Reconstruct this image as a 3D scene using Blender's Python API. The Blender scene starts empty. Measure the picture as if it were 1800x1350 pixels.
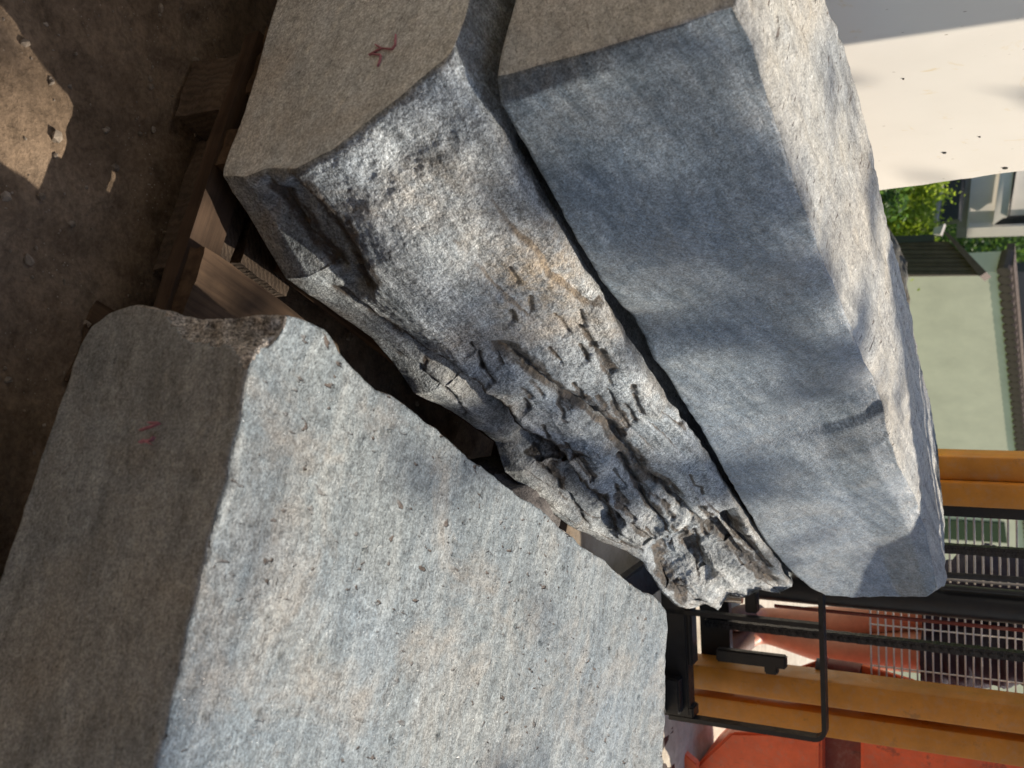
import bpy, bmesh, math, random
import numpy as np
from mathutils import Vector, Matrix

# ------------------------------------------------------------------ camera, sky, sun, exposure
sc = bpy.context.scene
R = math.radians
F = 1900.0; TH = R(28.4); H = 1.1            # focal length in photo pixels, downward pitch, eye height
fw = np.array([0, math.cos(TH), -math.sin(TH)]); upv = np.array([0, math.sin(TH), math.cos(TH)]); rt = np.array([1., 0, 0])
CAM = np.array([0, 0, H])
cd = bpy.data.cameras.new('camera'); cam = bpy.data.objects.new('camera', cd); sc.collection.objects.link(cam)
cd.sensor_fit = 'HORIZONTAL'; cd.sensor_width = 36.0; cd.lens = F / 1800 * 36
cd.clip_start = 0.02; cd.clip_end = 2000
# the phone was held turned on its side: picture right = up in the place
M3 = Matrix(((upv[0], -rt[0], -fw[0]), (upv[1], -rt[1], -fw[1]), (upv[2], -rt[2], -fw[2])))
cam.matrix_world = Matrix.Translation(Vector(CAM)) @ M3.to_4x4()
cd.dof.use_dof = True; cd.dof.focus_distance = 1.75; cd.dof.aperture_fstop = 8.0
sc.camera = cam

SUN_AZ = R(46.5); SUN_EL = R(43.5)
sundir = np.array([math.sin(SUN_AZ) * math.cos(SUN_EL), math.cos(SUN_AZ) * math.cos(SUN_EL), math.sin(SUN_EL)])
w = bpy.data.worlds.new('World'); sc.world = w; w.use_nodes = True
nt = w.node_tree
sky = nt.nodes.new('ShaderNodeTexSky'); sky.sky_type = 'NISHITA'; sky.sun_disc = False
sky.sun_elevation = SUN_EL; sky.sun_rotation = SUN_AZ
nt.links.new(sky.outputs[0], nt.nodes['Background'].inputs[0]); nt.nodes['Background'].inputs[1].default_value = 0.12
sl = bpy.data.lights.new('sun', 'SUN'); sl.energy = 4.7; sl.angle = R(0.53); sl.color = (1.0, 0.89, 0.74)
so = bpy.data.objects.new('sun', sl); sc.collection.objects.link(so)
so.rotation_euler = Vector(sundir).to_track_quat('Z', 'Y').to_euler(); so.location = (6, 6, 9)
vs = sc.view_settings; vs.view_transform = 'Standard'; vs.look = 'None'; vs.gamma = 1.0; vs.exposure = 0.5
vs.use_curve_mapping = False

# ------------------------------------------------------------------ geometry helpers
def ray(X, Y): return fw + (X - 900) / F * upv + (Y - 675) / F * rt
def Zp(X, Y, z): d = ray(X, Y); return CAM + d * ((z - H) / d[2])          # photo point on a level plane
def Dp(X, Y, y): d = ray(X, Y); return CAM + d * (y / d[1])                # photo point at a distance
def PLp(X, Y, p, n): d = ray(X, Y); return CAM + d * (np.dot(np.asarray(p) - CAM, n) / np.dot(d, n))
def proj(P):
    q = P - CAM; k = F / (q @ fw)
    return 900 + k * (q @ upv), 675 + k * (q @ rt)
AZ = R(23)
e2 = np.array([math.sin(AZ), math.cos(AZ), 0.]); e1 = np.array([e2[1], -e2[0], 0.]); ez = np.array([0, 0, 1.])
O0 = np.array([-.36, 1.05, 0.])
def L(a, b, z): return O0 + e1 * a + e2 * b + ez * z                       # frame of the stacked stones

def hsh(i, j, k, s):
    n = (i * 374761393 + j * 668265263 + k * 2147483647 + s * 974634777) & 0xFFFFFFFF
    n = ((n ^ (n >> 13)) * 1274126177) & 0xFFFFFFFF
    n = ((n ^ (n >> 16)) * 2246822519) & 0xFFFFFFFF
    return ((n ^ (n >> 15)) & 0xFFFFFF) / float(0xFFFFFF)
def vnoise(P, s=0):
    P = np.asarray(P, float); I = np.floor(P).astype(np.int64); f = P - I; f = f * f * (3 - 2 * f)
    r = 0
    for a in (0, 1):
        wx = f[:, 0] if a else 1 - f[:, 0]
        for b in (0, 1):
            wy = f[:, 1] if b else 1 - f[:, 1]
            for c in (0, 1):
                wz = f[:, 2] if c else 1 - f[:, 2]
                r = r + wx * wy * wz * hsh(I[:, 0] + a, I[:, 1] + b, I[:, 2] + c, s)
    return r * 2 - 1
def fbm(P, scale, octv=4, s=0, gain=.5):
    P = np.asarray(P) * scale; r = 0; a = 1; t = 0
    for o in range(octv):
        r = r + a * vnoise(P + 17.3 * o, s + o); t += a; a *= gain; P = P * 2.03
    return r / t
def smooth01(x): x = np.clip(x, 0, 1); return x * x * (3 - 2 * x)

col = sc.collection
def link(o, parent=None):
    col.objects.link(o)
    if parent is not None: o.parent = parent
    return o
def tag(o, label=None, cat=None, group=None, kind=None):
    if label: o['label'] = label
    if cat: o['category'] = cat
    if group: o['group'] = group
    if kind: o['kind'] = kind
    return o
def empty(name, loc=(0, 0, 0)):
    o = bpy.data.objects.new(name, None); col.objects.link(o); o.location = loc; o.empty_display_size = .1
    return o
def mesh_obj(name, V, Fc, mat, parent=None, smooth=False, mats=None, midx=None):
    me = bpy.data.meshes.new(name)
    me.from_pydata([tuple(v) for v in V], [], [tuple(f) for f in Fc])
    if mats:
        for m in mats: me.materials.append(m)
    else: me.materials.append(mat)
    if midx is not None: me.polygons.foreach_set('material_index', np.asarray(midx, np.int32))
    if smooth: me.polygons.foreach_set('use_smooth', np.ones(len(me.polygons), bool))
    me.update()
    o = bpy.data.objects.new(name, me); link(o)
    if parent is not None:                       # vertices are written in world space; things sit at their base
        o.parent = parent; o.matrix_parent_inverse = Matrix.Translation(-Vector(root_loc(parent)))
    return o
def root_loc(p):
    v = Vector((0, 0, 0))
    while p is not None: v = v + p.location; p = p.parent
    return v
def bm_obj(name, bm, mat, parent=None, smooth=False):
    me = bpy.data.meshes.new(name); bm.normal_update(); bm.to_mesh(me); bm.free(); me.materials.append(mat)
    if smooth:
        me.polygons.foreach_set('use_smooth', np.ones(len(me.polygons), bool))
        try: me.set_sharp_from_angle(angle=R(40))
        except Exception: pass
    o = bpy.data.objects.new(name, me); link(o)
    if parent is not None:
        o.parent = parent; o.matrix_parent_inverse = Matrix.Translation(-Vector(root_loc(parent)))
    return o
def box8(bm, c, bev=0.0):
    """c: 8 corners, bottom ring 4 then top ring 4"""
    vs_ = [bm.verts.new(tuple(p)) for p in c]
    fs = [bm.faces.new([vs_[i] for i in q]) for q in ((3, 2, 1, 0), (4, 5, 6, 7), (0, 1, 5, 4), (1, 2, 6, 5), (2, 3, 7, 6), (3, 0, 4, 7))]
    bmesh.ops.recalc_face_normals(bm, faces=fs)
    if bev > 0:
        ed = list({e for f in fs for e in f.edges})
        bmesh.ops.bevel(bm, geom=ed, offset=bev, segments=2, affect='EDGES', clamp_overlap=True)
def obox(bm, o, ax, ay, az_, x0, x1, y0, y1, z0, z1, bev=0.0):
    o = np.asarray(o, float)
    P = lambda x, y, z: o + ax * x + ay * y + az_ * z
    box8(bm, [P(x0, y0, z0), P(x1, y0, z0), P(x1, y1, z0), P(x0, y1, z0), P(x0, y0, z1), P(x1, y0, z1), P(x1, y1, z1), P(x0, y1, z1)], bev)
def tube(bm, pts, r, n=10, cap=True):
    pts = [np.asarray(p, float) for p in pts]; rr = r if hasattr(r, '__len__') else [r] * len(pts)
    rings = []; up0 = None
    for i, p in enumerate(pts):
        t = pts[min(i + 1, len(pts) - 1)] - pts[max(i - 1, 0)]; t = t / (np.linalg.norm(t) + 1e-9)
        if up0 is None:
            a = np.array([0, 0, 1.]) if abs(t[2]) < .9 else np.array([1., 0, 0])
            up0 = np.cross(t, a); up0 /= np.linalg.norm(up0)
        up0 = up0 - t * np.dot(up0, t); up0 /= np.linalg.norm(up0); s = np.cross(t, up0)
        rings.append([bm.verts.new(tuple(p + rr[i] * (math.cos(2 * math.pi * k / n) * up0 + math.sin(2 * math.pi * k / n) * s))) for k in range(n)])
    for a, b in zip(rings, rings[1:]):
        for k in range(n): bm.faces.new((a[k], a[(k + 1) % n], b[(k + 1) % n], b[k]))
    if cap: bm.faces.new(rings[0][::-1]); bm.faces.new(rings[-1])

# ------------------------------------------------------------------ materials
def newmat(name):
    m = bpy.data.materials.new(name); m.use_nodes = True
    n = m.node_tree.nodes; b = n['Principled BSDF']
    return m, m.node_tree, b
def N(nt, t, **kw):
    n = nt.nodes.new(t)
    for k, v in kw.items():
        if k in n.inputs: n.inputs[k].default_value = v
        else: setattr(n, k, v)
    return n
def ramp(nt, src, stops, interp='LINEAR'):
    r = nt.nodes.new('ShaderNodeValToRGB'); cr = r.color_ramp; cr.interpolation = interp
    while len(cr.elements) > 1: cr.elements.remove(cr.elements[-1])
    cr.elements[0].position = stops[0][0]; cr.elements[0].color = (*stops[0][1], 1) if hasattr(stops[0][1], '__len__') else (stops[0][1],) * 3 + (1,)
    for p, c in stops[1:]:
        e = cr.elements.new(p); e.color = (*c, 1) if hasattr(c, '__len__') else (c,) * 3 + (1,)
    nt.links.new(src, r.inputs[0]); return r.outputs[0]
def mixc(nt, fac, a, b, mode='MIX'):
    m = nt.nodes.new('ShaderNodeMix'); m.data_type = 'RGBA'; m.blend_type = mode
    for s, v in ((m.inputs[0], fac), (m.inputs[6], a), (m.inputs[7], b)):
        if isinstance(v, (int, float)): s.default_value = v
        elif isinstance(v, tuple): s.default_value = (*v, 1)
        else: nt.links.new(v, s)
    return m.outputs[2]
def mth(nt, op, a, b=0.0):
    m = nt.nodes.new('ShaderNodeMath'); m.operation = op
    for s, v in ((m.inputs[0], a), (m.inputs[1], b)):
        if isinstance(v, (int, float)): s.default_value = v
        else: nt.links.new(v, s)
    return m.outputs[0]
def coords(nt, rotz=0.0, scale=(1, 1, 1), rot=None):
    tc = nt.nodes.new('ShaderNodeTexCoord'); mp = nt.nodes.new('ShaderNodeMapping')
    mp.vector_type = 'POINT'
    mp.inputs['Rotation'].default_value = rot if rot else (0, 0, rotz); 
    nt.links.new(tc.outputs['Object'], mp.inputs[0])
    sc_ = nt.nodes.new('ShaderNodeVectorMath'); sc_.operation = 'MULTIPLY'; sc_.inputs[1].default_value = scale
    nt.links.new(mp.outputs[0], sc_.inputs[0])
    return sc_.outputs[0]
def noise(nt, vec, scale, detail=4, rough=.55, dist=0.0):
    n = N(nt, 'ShaderNodeTexNoise'); n.inputs['Scale'].default_value = scale; n.inputs['Detail'].default_value = detail
    n.inputs['Roughness'].default_value = rough; n.inputs['Distortion'].default_value = dist
    nt.links.new(vec, n.inputs['Vector']); return n.outputs[0]
def voro(nt, vec, scale, feat='F1', out=0, rnd=1.0):
    n = N(nt, 'ShaderNodeTexVoronoi'); n.feature = feat; n.inputs['Scale'].default_value = scale; n.inputs['Randomness'].default_value = rnd
    nt.links.new(vec, n.inputs['Vector']); return n.outputs[out]

def stone_mat(name, dark, mid, light, warm, streak=(6, 40, 40), rot=(0, 0, 0), warmth=.5, pits=0.0, spots=0.0, bump=.5, grain=.5, stain_shade=False, spark=.5, saw=0.0, rough=.68):
    m, t, b = newmat(name)
    v0 = coords(t); vs_ = coords(t, rot=rot, scale=streak)
    big = noise(t, v0, 3.2, 5, .6, .4)
    st = noise(t, vs_, 1.0, 5, .62, .3)
    gr = noise(t, v0, 330, 2, .75)
    gr2 = noise(t, v0, 95, 4, .75, .25)
    base = ramp(t, st, [(.28, dark), (.48, mid), (.72, light)])
    g = ramp(t, gr2, [(.32, 1 - .75 * grain), (.5, 1.0), (.68, 1 + .65 * grain)])
    base = mixc(t, 1.0, base, g, 'MULTIPLY')
    g1 = ramp(t, gr, [(.34, 1 - .85 * grain), (.5, 1.0), (.66, 1 + .95 * grain)])
    fk_ = noise(t, coords(t, rot=rot, scale=(70, 300, 300)), 1.0, 3, .65, .5)
    base = mixc(t, 1.0, base, ramp(t, fk_, [(.30, 1 - .75 * grain), (.42, 1.0), (.62, 1.0), (.72, 1 + .5 * grain)]), 'MULTIPLY')
    base = mixc(t, 1.0, base, g1, 'MULTIPLY')
    wv = noise(t, v0, 5.5, 6, .68, .8)
    wf = ramp(t, wv, [(.5, 0.0), (.68, warmth)])
    base = mixc(t, wf, base, mixc(t, 1.0, warm, g1, 'MULTIPLY'))
    if stain_shade: base = mixc(t, 1.0, base, ramp(t, noise(t, coords(t, rot=rot, scale=(8, 14, 14)), 1.0, 6, .68, .7), [(.34, .52), (.5, 1.0), (.66, 1.28)]), 'MULTIPLY')
    bl = ramp(t, big, [(.3, (.88, .95, 1.04)), (.55, (1, 1, 1)), (.75, (1.08, 1.03, .97))])
    base = mixc(t, 1.0, base, bl, 'MULTIPLY')
    hgt = mth(t, 'ADD', mth(t, 'MULTIPLY', gr, .35), mth(t, 'MULTIPLY', gr2, .9))
    hgt = mth(t, 'ADD', hgt, mth(t, 'MULTIPLY', st, .8)); hgt = mth(t, 'ADD', hgt, mth(t, 'MULTIPLY', fk_, .5))
    if spots:
        sp = voro(t, coords(t, rot=rot, scale=(.55, 1, 1)), 62)
        sf = ramp(t, sp, [(.1, spots), (.42, 0.0)])
        brk = ramp(t, noise(t, v0, 24, 3), [(.45, 0.0), (.62, 1.0)])
        base = mixc(t, mth(t, 'MULTIPLY', sf, brk), base, mixc(t, 1.0, (light[0] * 1.25, light[1] * 1.22, light[2] * 1.16), g1, 'MULTIPLY'))
        dk = ramp(t, noise(t, coords(t, rot=rot, scale=(90, 420, 420)), 1.0, 3, .6, .8), [(.33, .62), (.42, 1.0)])
        base = mixc(t, 1.0, base, dk, 'MULTIPLY')
    if pits:
        pv = coords(t, rot=rot, scale=(1, .42, 1))
        pn = noise(t, pv, 95, 2, .5, .3); pm = noise(t, v0, 7, 3)
        pf = mth(t, 'MULTIPLY', ramp(t, pn, [(.66, 0.0), (.70, 1.0)]), ramp(t, pm, [(.42, 0.0), (.55, 1.0)]))
        base = mixc(t, mth(t, 'MULTIPLY', pf, pits), base, (.085, .058, .042))
        hgt = mth(t, 'SUBTRACT', hgt, mth(t, 'MULTIPLY', pf, 1.6))
    if saw:
        sv = N(t, 'ShaderNodeTexWave'); sv.wave_type = 'BANDS'; sv.bands_direction = 'X'
        sv.inputs['Scale'].default_value = 80; sv.inputs['Distortion'].default_value = .5; sv.inputs['Detail'].default_value = 2
        t.links.new(coords(t, rot=(R(35), R(20), R(70))), sv.inputs['Vector'])
        smask = ramp(t, noise(t, v0, 4, 3), [(.45, 0.0), (.6, saw)])
        hgt = mth(t, 'ADD', hgt, mth(t, 'MULTIPLY', sv.outputs[0], mth(t, 'MULTIPLY', smask, .25)))
        base = mixc(t, smask, base, mixc(t, 1.0, base, ramp(t, sv.outputs[0], [(.2, .955), (.8, 1.04)]), 'MULTIPLY'))
    if stain_shade:
        at = t.nodes.new('ShaderNodeAttribute'); at.attribute_name = 'stain_shade'
        sn = ramp(t, noise(t, coords(t, rot=rot, scale=(20, 90, 90)), 1.0, 5, .7), [(.3, .35), (.5, 1.0)])
        f = mth(t, 'MULTIPLY', at.outputs['Fac'], sn)
        bc = ramp(t, noise(t, v0, 60, 4), [(.35, (.03, .025, .02)), (.55, (.07, .053, .038)), (.7, (.15, .108, .07))])
        base = mixc(t, f, base, bc)
        at2 = t.nodes.new('ShaderNodeAttribute'); at2.attribute_name = 'tan'
        f2 = mth(t, 'MULTIPLY', at2.outputs['Fac'], ramp(t, noise(t, v0, 38, 5, .7), [(.38, .2), (.62, 1.0)]))
        base = mixc(t, f2, base, mixc(t, 1.0, (.52, .40, .26), g1, 'MULTIPLY'))
    t.links.new(base, b.inputs['Base Color'])
    fl = voro(t, v0, 420, 'F1', 1)
    sep = t.nodes.new('ShaderNodeSeparateColor'); t.links.new(fl, sep.inputs[0])
    rg = ramp(t, sep.outputs[0], [(.0, rough), (.93, rough), (.95, .22)], 'LINEAR')
    t.links.new(rg, b.inputs['Roughness'])
    b.inputs['Specular IOR Level'].default_value = .45
    hgt = mth(t, 'ADD', hgt, mth(t, 'MULTIPLY', sep.outputs[1], .25 * spark))
    bp = t.nodes.new('ShaderNodeBump'); bp.inputs['Strength'].default_value = bump; bp.inputs['Distance'].default_value = .0042
    t.links.new(hgt, bp.inputs['Height']); t.links.new(bp.outputs[0], b.inputs['Normal'])
    return m

ROT_E2 = (0, 0, -(math.pi / 2 - AZ))     # object x axis of the pattern along the stones' length
ROT_E1 = (0, 0, AZ)                       # along the sawn fronts
M = {}
M['a_top'] = stone_mat('quartzite_riven_top', (.13, .157, .171), (.195, .227, .24), (.29, .312, .31), (.35, .287, .217), (5, 26, 26), ROT_E1, .42, pits=.9, bump=.75, grain=.5, spark=1.0)
M['a_front'] = stone_mat('quartzite_sawn_wide_front', (.185, .19, .182), (.275, .28, .27), (.37, .375, .36), (.33, .305, .265), (9, 45, 30), (R(20), 0, AZ), .45, spots=.4, bump=.5, grain=.36, spark=.2, saw=.7)  # darker stone tone of the wide block's own sawn front
M['chip'] = stone_mat('quartzite_fresh_chip', (.20, .175, .145), (.36, .32, .275), (.52, .47, .41), (.42, .33, .24), (30, 40, 40), (0, 0, 0), .4, bump=1.0, grain=.9)
M['b_riven'] = stone_mat('quartzite_split_face', (.13, .15, .162), (.30, .325, .333), (.46, .475, .465), (.47, .38, .275), (9, 30, 30), ROT_E2, .42, bump=1.0, grain=.6, stain_shade=True, spark=.9)
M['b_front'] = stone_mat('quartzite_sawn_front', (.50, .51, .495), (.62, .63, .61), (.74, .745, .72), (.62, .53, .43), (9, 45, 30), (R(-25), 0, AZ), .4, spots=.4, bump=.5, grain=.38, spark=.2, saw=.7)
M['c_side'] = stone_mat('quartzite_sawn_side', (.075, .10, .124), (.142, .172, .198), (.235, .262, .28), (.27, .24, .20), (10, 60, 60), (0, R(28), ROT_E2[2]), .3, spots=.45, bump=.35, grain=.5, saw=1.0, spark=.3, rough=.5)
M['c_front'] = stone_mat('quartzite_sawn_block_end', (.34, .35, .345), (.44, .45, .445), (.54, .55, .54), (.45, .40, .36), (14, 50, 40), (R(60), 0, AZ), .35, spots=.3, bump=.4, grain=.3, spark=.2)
M['c_top'] = stone_mat('quartzite_natural_top', (.20, .20, .19), (.335, .332, .31), (.46, .45, .41), (.46, .41, .32), (4, 60, 60), ROT_E2, .5, pits=.8, bump=.8, grain=.42)

def plain(name, c, rough=.5, metal=0.0, var=.12, scale=12, bump=.15, spec=.5):
    m, t, b = newmat(name)
    v = coords(t); n1 = noise(t, v, scale, 6, .65)
    f = ramp(t, n1, [(.3, 1 - var), (.7, 1 + var)])
    t.links.new(mixc(t, 1.0, c, f, 'MULTIPLY'), b.inputs['Base Color'])
    t.links.new(ramp(t, noise(t, v, scale * 3, 4), [(.3, max(.05, rough - .12)), (.7, min(1, rough + .12))]), b.inputs['Roughness'])
    b.inputs['Metallic'].default_value = metal; b.inputs['Specular IOR Level'].default_value = spec
    if bump:
        bp = t.nodes.new('ShaderNodeBump'); bp.inputs['Strength'].default_value = bump; bp.inputs['Distance'].default_value = .002
        t.links.new(noise(t, v, scale * 6, 3), bp.inputs['Height']); t.links.new(bp.outputs[0], b.inputs['Normal'])
    return m
def paint(name, c, worn=(.05, .04, .035), amount=.25, rough=.35):
    m, t, b = newmat(name)
    v = coords(t)
    f = ramp(t, noise(t, v, 14, 8, .75), [(.60 - .06 * amount, 0.0), (.66, .35 + amount)])
    scr = ramp(t, noise(t, coords(t, scale=(160, 160, 9)), 1.0, 3, .7, .4), [(.63, 0.0), (.70, .6)])
    f = mth(t, 'MAXIMUM', mth(t, 'MULTIPLY', f, .8), mth(t, 'MULTIPLY', scr, ramp(t, noise(t, v, 5, 3), [(.45, 0.0), (.65, 1.0)])))
    vr = ramp(t, noise(t, v, 6, 6, .7), [(.3, .72), (.7, 1.14)])
    dust = ramp(t, noise(t, v, 40, 6, .75), [(.5, 0.0), (.75, .35)])
    cc = mixc(t, dust, mixc(t, 1.0, c, vr, 'MULTIPLY'), (.36, .30, .23))
    t.links.new(mixc(t, f, cc, worn), b.inputs['Base Color'])
    t.links.new(ramp(t, noise(t, v, 18, 5), [(.3, rough - .08), (.7, rough + .25)]), b.inputs['Roughness'])
    bp = t.nodes.new('ShaderNodeBump'); bp.inputs['Strength'].default_value = .25; bp.inputs['Distance'].default_value = .001
    t.links.new(mth(t, 'SUBTRACT', noise(t, v, 90, 3), f), bp.inputs['Height']); t.links.new(bp.outputs[0], b.inputs['Normal'])
    return m
def wood_mat(name, a, bcol, along):
    m, t, b = newmat(name)
    rz = math.pi / 2 - AZ if along == 'e2' else -AZ * -1
    v = coords(t, rot=(0, 0, -rz if along == 'e2' else AZ), scale=(3, 60, 60))
    n1 = noise(t, v, 1.0, 6, .65, .5)
    n2 = noise(t, coords(t), 18, 5)
    c = ramp(t, n1, [(.3, a), (.7, bcol)])
    t.links.new(mixc(t, 1.0, c, ramp(t, n2, [(.3, .6), (.7, 1.15)]), 'MULTIPLY'), b.inputs['Base Color'])
    b.inputs['Roughness'].default_value = .85; b.inputs['Specular IOR Level'].default_value = .2
    bp = t.nodes.new('ShaderNodeBump'); bp.inputs['Strength'].default_value = .6; bp.inputs['Distance'].default_value = .002
    t.links.new(n1, bp.inputs['Height']); t.links.new(bp.outputs[0], b.inputs['Normal'])
    return m
M['wood'] = wood_mat('pallet_wood', (.05, .031, .02), (.16, .103, .063), 'e2')
M['wood_cross'] = wood_mat('pallet_wood_cross', (.04, .026, .018), (.11, .07, .045), 'e1')
def endgrain():
    m, t, b = newmat('pallet_end_grain')
    v = coords(t)
    wv = N(t, 'ShaderNodeTexWave'); wv.wave_type = 'RINGS'; wv.rings_direction = 'SPHERICAL'
    wv.inputs['Scale'].default_value = 42; wv.inputs['Distortion'].default_value = 4.5; wv.inputs['Detail'].default_value = 3; wv.inputs['Detail Scale'].default_value = 4
    t.links.new(v, wv.inputs['Vector'])
    c = ramp(t, wv.outputs[0], [(.1, (.095, .068, .048)), (.9, (.135, .097, .068))])
    t.links.new(mixc(t, 1.0, c, ramp(t, noise(t, v, 25, 6, .7), [(.3, .55), (.7, 1.3)]), 'MULTIPLY'), b.inputs['Base Color'])
    b.inputs['Roughness'].default_value = .95
    bp = t.nodes.new('ShaderNodeBump'); bp.inputs['Strength'].default_value = .5; bp.inputs['Distance'].default_value = .002
    t.links.new(wv.outputs[0], bp.inputs['Height']); t.links.new(bp.outputs[0], b.inputs['Normal'])
    return m
M['endgrain'] = endgrain()
def ground_mat():
    m, t, b = newmat('packed_earth_and_grit')
    v = coords(t)
    n1 = noise(t, v, 2.2, 6, .65, .5); n2 = noise(t, v, 38, 6, .7); n3 = noise(t, v, 160, 4, .7)
    c = ramp(t, n1, [(.32, (.11, .078, .052)), (.5, (.20, .145, .10)), (.7, (.30, .23, .165))])
    c = mixc(t, 1.0, c, ramp(t, n2, [(.3, .55), (.5, 1.0), (.7, 1.25)]), 'MULTIPLY')
    c = mixc(t, 1.0, c, ramp(t, n3, [(.35, .75), (.65, 1.2)]), 'MULTIPLY')
    sp = ramp(t, voro(t, v, 130), [(.06, 1.0), (.16, 0.0)])
    c = mixc(t, mth(t, 'MULTIPLY', sp, ramp(t, noise(t, v, 11, 3), [(.52, 0.0), (.62, .8)])), c, (.5, .46, .39))
    # further back the same earth is painted paler as sunlit ground, then grass
    tc = t.nodes.new('ShaderNodeTexCoord'); sx = t.nodes.new('ShaderNodeSeparateXYZ'); t.links.new(tc.outputs['Object'], sx.inputs[0])
    yy = mth(t, 'ADD', sx.outputs[1], mth(t, 'MULTIPLY', noise(t, v, 1.1, 4), .8))
    pale = ramp(t, noise(t, v, 22, 6, .7), [(.3, (.42, .37, .29)), (.7, (.60, .55, .45))])
    c = mixc(t, ramp(t, mth(t, 'MULTIPLY', yy, .1), [(.27, 0.0), (.31, 1.0)]), c, pale)
    grass = ramp(t, noise(t, v, 9, 7, .7), [(.3, (.05, .085, .012)), (.7, (.14, .20, .03))])
    c = mixc(t, ramp(t, mth(t, 'MULTIPLY', yy, .1), [(.60, 0.0), (.64, 1.0)]), c, grass)
    t.links.new(c, b.inputs['Base Color']); b.inputs['Roughness'].default_value = .92; b.inputs['Specular IOR Level'].default_value = .2
    bp = t.nodes.new('ShaderNodeBump'); bp.inputs['Strength'].default_value = .8; bp.inputs['Distance'].default_value = .006
    t.links.new(mth(t, 'ADD', n2, mth(t, 'MULTIPLY', n3, .4)), bp.inputs['Height']); t.links.new(bp.outputs[0], b.inputs['Normal'])
    return m
M['ground'] = ground_mat()
def leaf_mat(name, a, bcol, trans=.5):
    m, t, b = newmat(name)
    gi = t.nodes.new('ShaderNodeNewGeometry')
    c = ramp(t, gi.outputs['Random Per Island'], [(.0, a), (1.0, bcol)])
    t.links.new(c, b.inputs['Base Color']); b.inputs['Roughness'].default_value = .6
    tr = t.nodes.new('ShaderNodeBsdfTranslucent'); t.links.new(mixc(t, 1.0, c, (1.3, 1.5, .7), 'MULTIPLY'), tr.inputs[0])
    mx = t.nodes.new('ShaderNodeMixShader'); mx.inputs[0].default_value = trans
    t.links.new(b.outputs[0], mx.inputs[1]); t.links.new(tr.outputs[0], mx.inputs[2])
    t.links.new(mx.outputs[0], t.nodes['Material Output'].inputs[0])
    return m
M['leaf'] = leaf_mat('leaves_bright', (.09, .14, .015), (.44, .48, .09))
M['leaf_dark'] = leaf_mat('leaves_far', (.05, .10, .045), (.15, .22, .07), .45)
M['bark'] = plain('bark', (.10, .08, .06), .9, 0, .4, 30, .8)
M['orange'] = paint('mast_ochre_paint', (.62, .235, .025), (.16, .09, .04), .18, .32)
M['red'] = paint('machine_red_paint', (.90, .15, .045), (.12, .05, .035), .35, .38)
M['darkred'] = paint('machine_dark_red', (.22, .035, .02), (.05, .03, .025), .4, .4)
M['black'] = plain('black_steel', (.010, .011, .013), .42, 0, .3, 20, .2)
M['rubber'] = plain('dusty_rubber', (.03, .029, .028), .75, 0, .4, 40, .3)
M['chain'] = plain('oily_chain', (.035, .037, .042), .30, .6, .35, 60, .3)
M['wire'] = plain('galvanised_wire', (.86, .80, .72), .4, .0, .15, 60, .1)
M['chrome'] = plain('chrome_rod', (.62, .62, .62), .12, 1.0, .05, 30, 0)
M['skin'] = plain('tanned_skin', (.48, .205, .125), .48, 0, .12, 40, .15)
M['cloth'] = plain('dark_cloth', (.034, .032, .045), .92, 0, .2, 90, .5, .2)
M['shirt'] = plain('grey_shirt', (.16, .17, .18), .92, 0, .15, 60, .4, .2)
M['shoe'] = plain('brown_shoe', (.09, .04, .028), .7, 0, .2, 40, .3)
M['hair'] = plain('brown_hair', (.05, .03, .02), .6, 0, .3, 90, .6)
M['crayon'] = plain('pink_crayon', (.46, .20, .25), .8, 0, .35, 160, .5)
M['sage'] = plain('sage_render', (.62, .58, .45), .92, 0, .10, 3, .3, .2)
M['palewood'] = plain('weathered_fir_board', (.45, .37, .29), .85, 0, .25, 9, .3)
M['tile'] = plain('brown_clay_tile', (.085, .055, .042), .75, 0, .3, 14, .2)
M['darkwood'] = plain('dark_stained_board', (.075, .052, .040), .8, 0, .3, 12, .3)
M['darkframe'] = plain('dark_window_frame', (.022, .024, .028), .55, 0, .2, 8, .1)
M['pane'] = plain('pale_window_pane', (.36, .42, .30), .25, 0, .05, 3, 0)
M['glass_dark'] = plain('dark_window_glass', (.018, .035, .030), .08, 0, .1, 2, 0)
M['white'] = plain('white_weathered_paint', (.86, .81, .74), .6, 0, .05, 5, .1)
M['fascia'] = plain('grey_fascia', (.34, .31, .28), .6, 0, .1, 9, .1)
M['screw'] = plain('dull_screw', (.06, .055, .05), .5, .6, .2, 80, .2)
M['disc'] = plain('grey_knob', (.10, .095, .09), .55, 0, .2, 50, .2)
M['text'] = plain('white_lettering', (.70, .62, .58), .6, 0, .1, 60, 0)
def panel_mat():
    m, t, b = newmat('cream_plastic_coated_board')
    v = coords(t)
    c = ramp(t, noise(t, v, 2.5, 5), [(.3, (.68, .645, .585)), (.7, (.74, .705, .645))])
    st = ramp(t, noise(t, coords(t, rot=(R(40), R(30), 0), scale=(3, 14, 14)), 1.0, 4, .6, .6), [(.63, 0.0), (.74, .55)])
    c = mixc(t, st, c, (.60, .46, .22))
    sc1 = ramp(t, voro(t, coords(t, scale=(1, 1.6, 1)), 21), [(.055, 1.0), (.085, 0.0)])
    c = mixc(t, mth(t, 'MULTIPLY', sc1, ramp(t, noise(t, v, 8, 3), [(.5, 0.0), (.6, .8)])), c, (.30, .25, .20))
    t.links.new(c, b.inputs['Base Color']); b.inputs['Roughness'].default_value = .5
    bp = t.nodes.new('ShaderNodeBump'); bp.inputs['Strength'].default_value = .25; bp.inputs['Distance'].default_value = .003
    t.links.new(mth(t, 'ADD', noise(t, v, 6, 4), mth(t, 'MULTIPLY', sc1, -.5)), bp.inputs['Height']); t.links.new(bp.outputs[0], b.inputs['Normal'])
    return m
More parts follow.
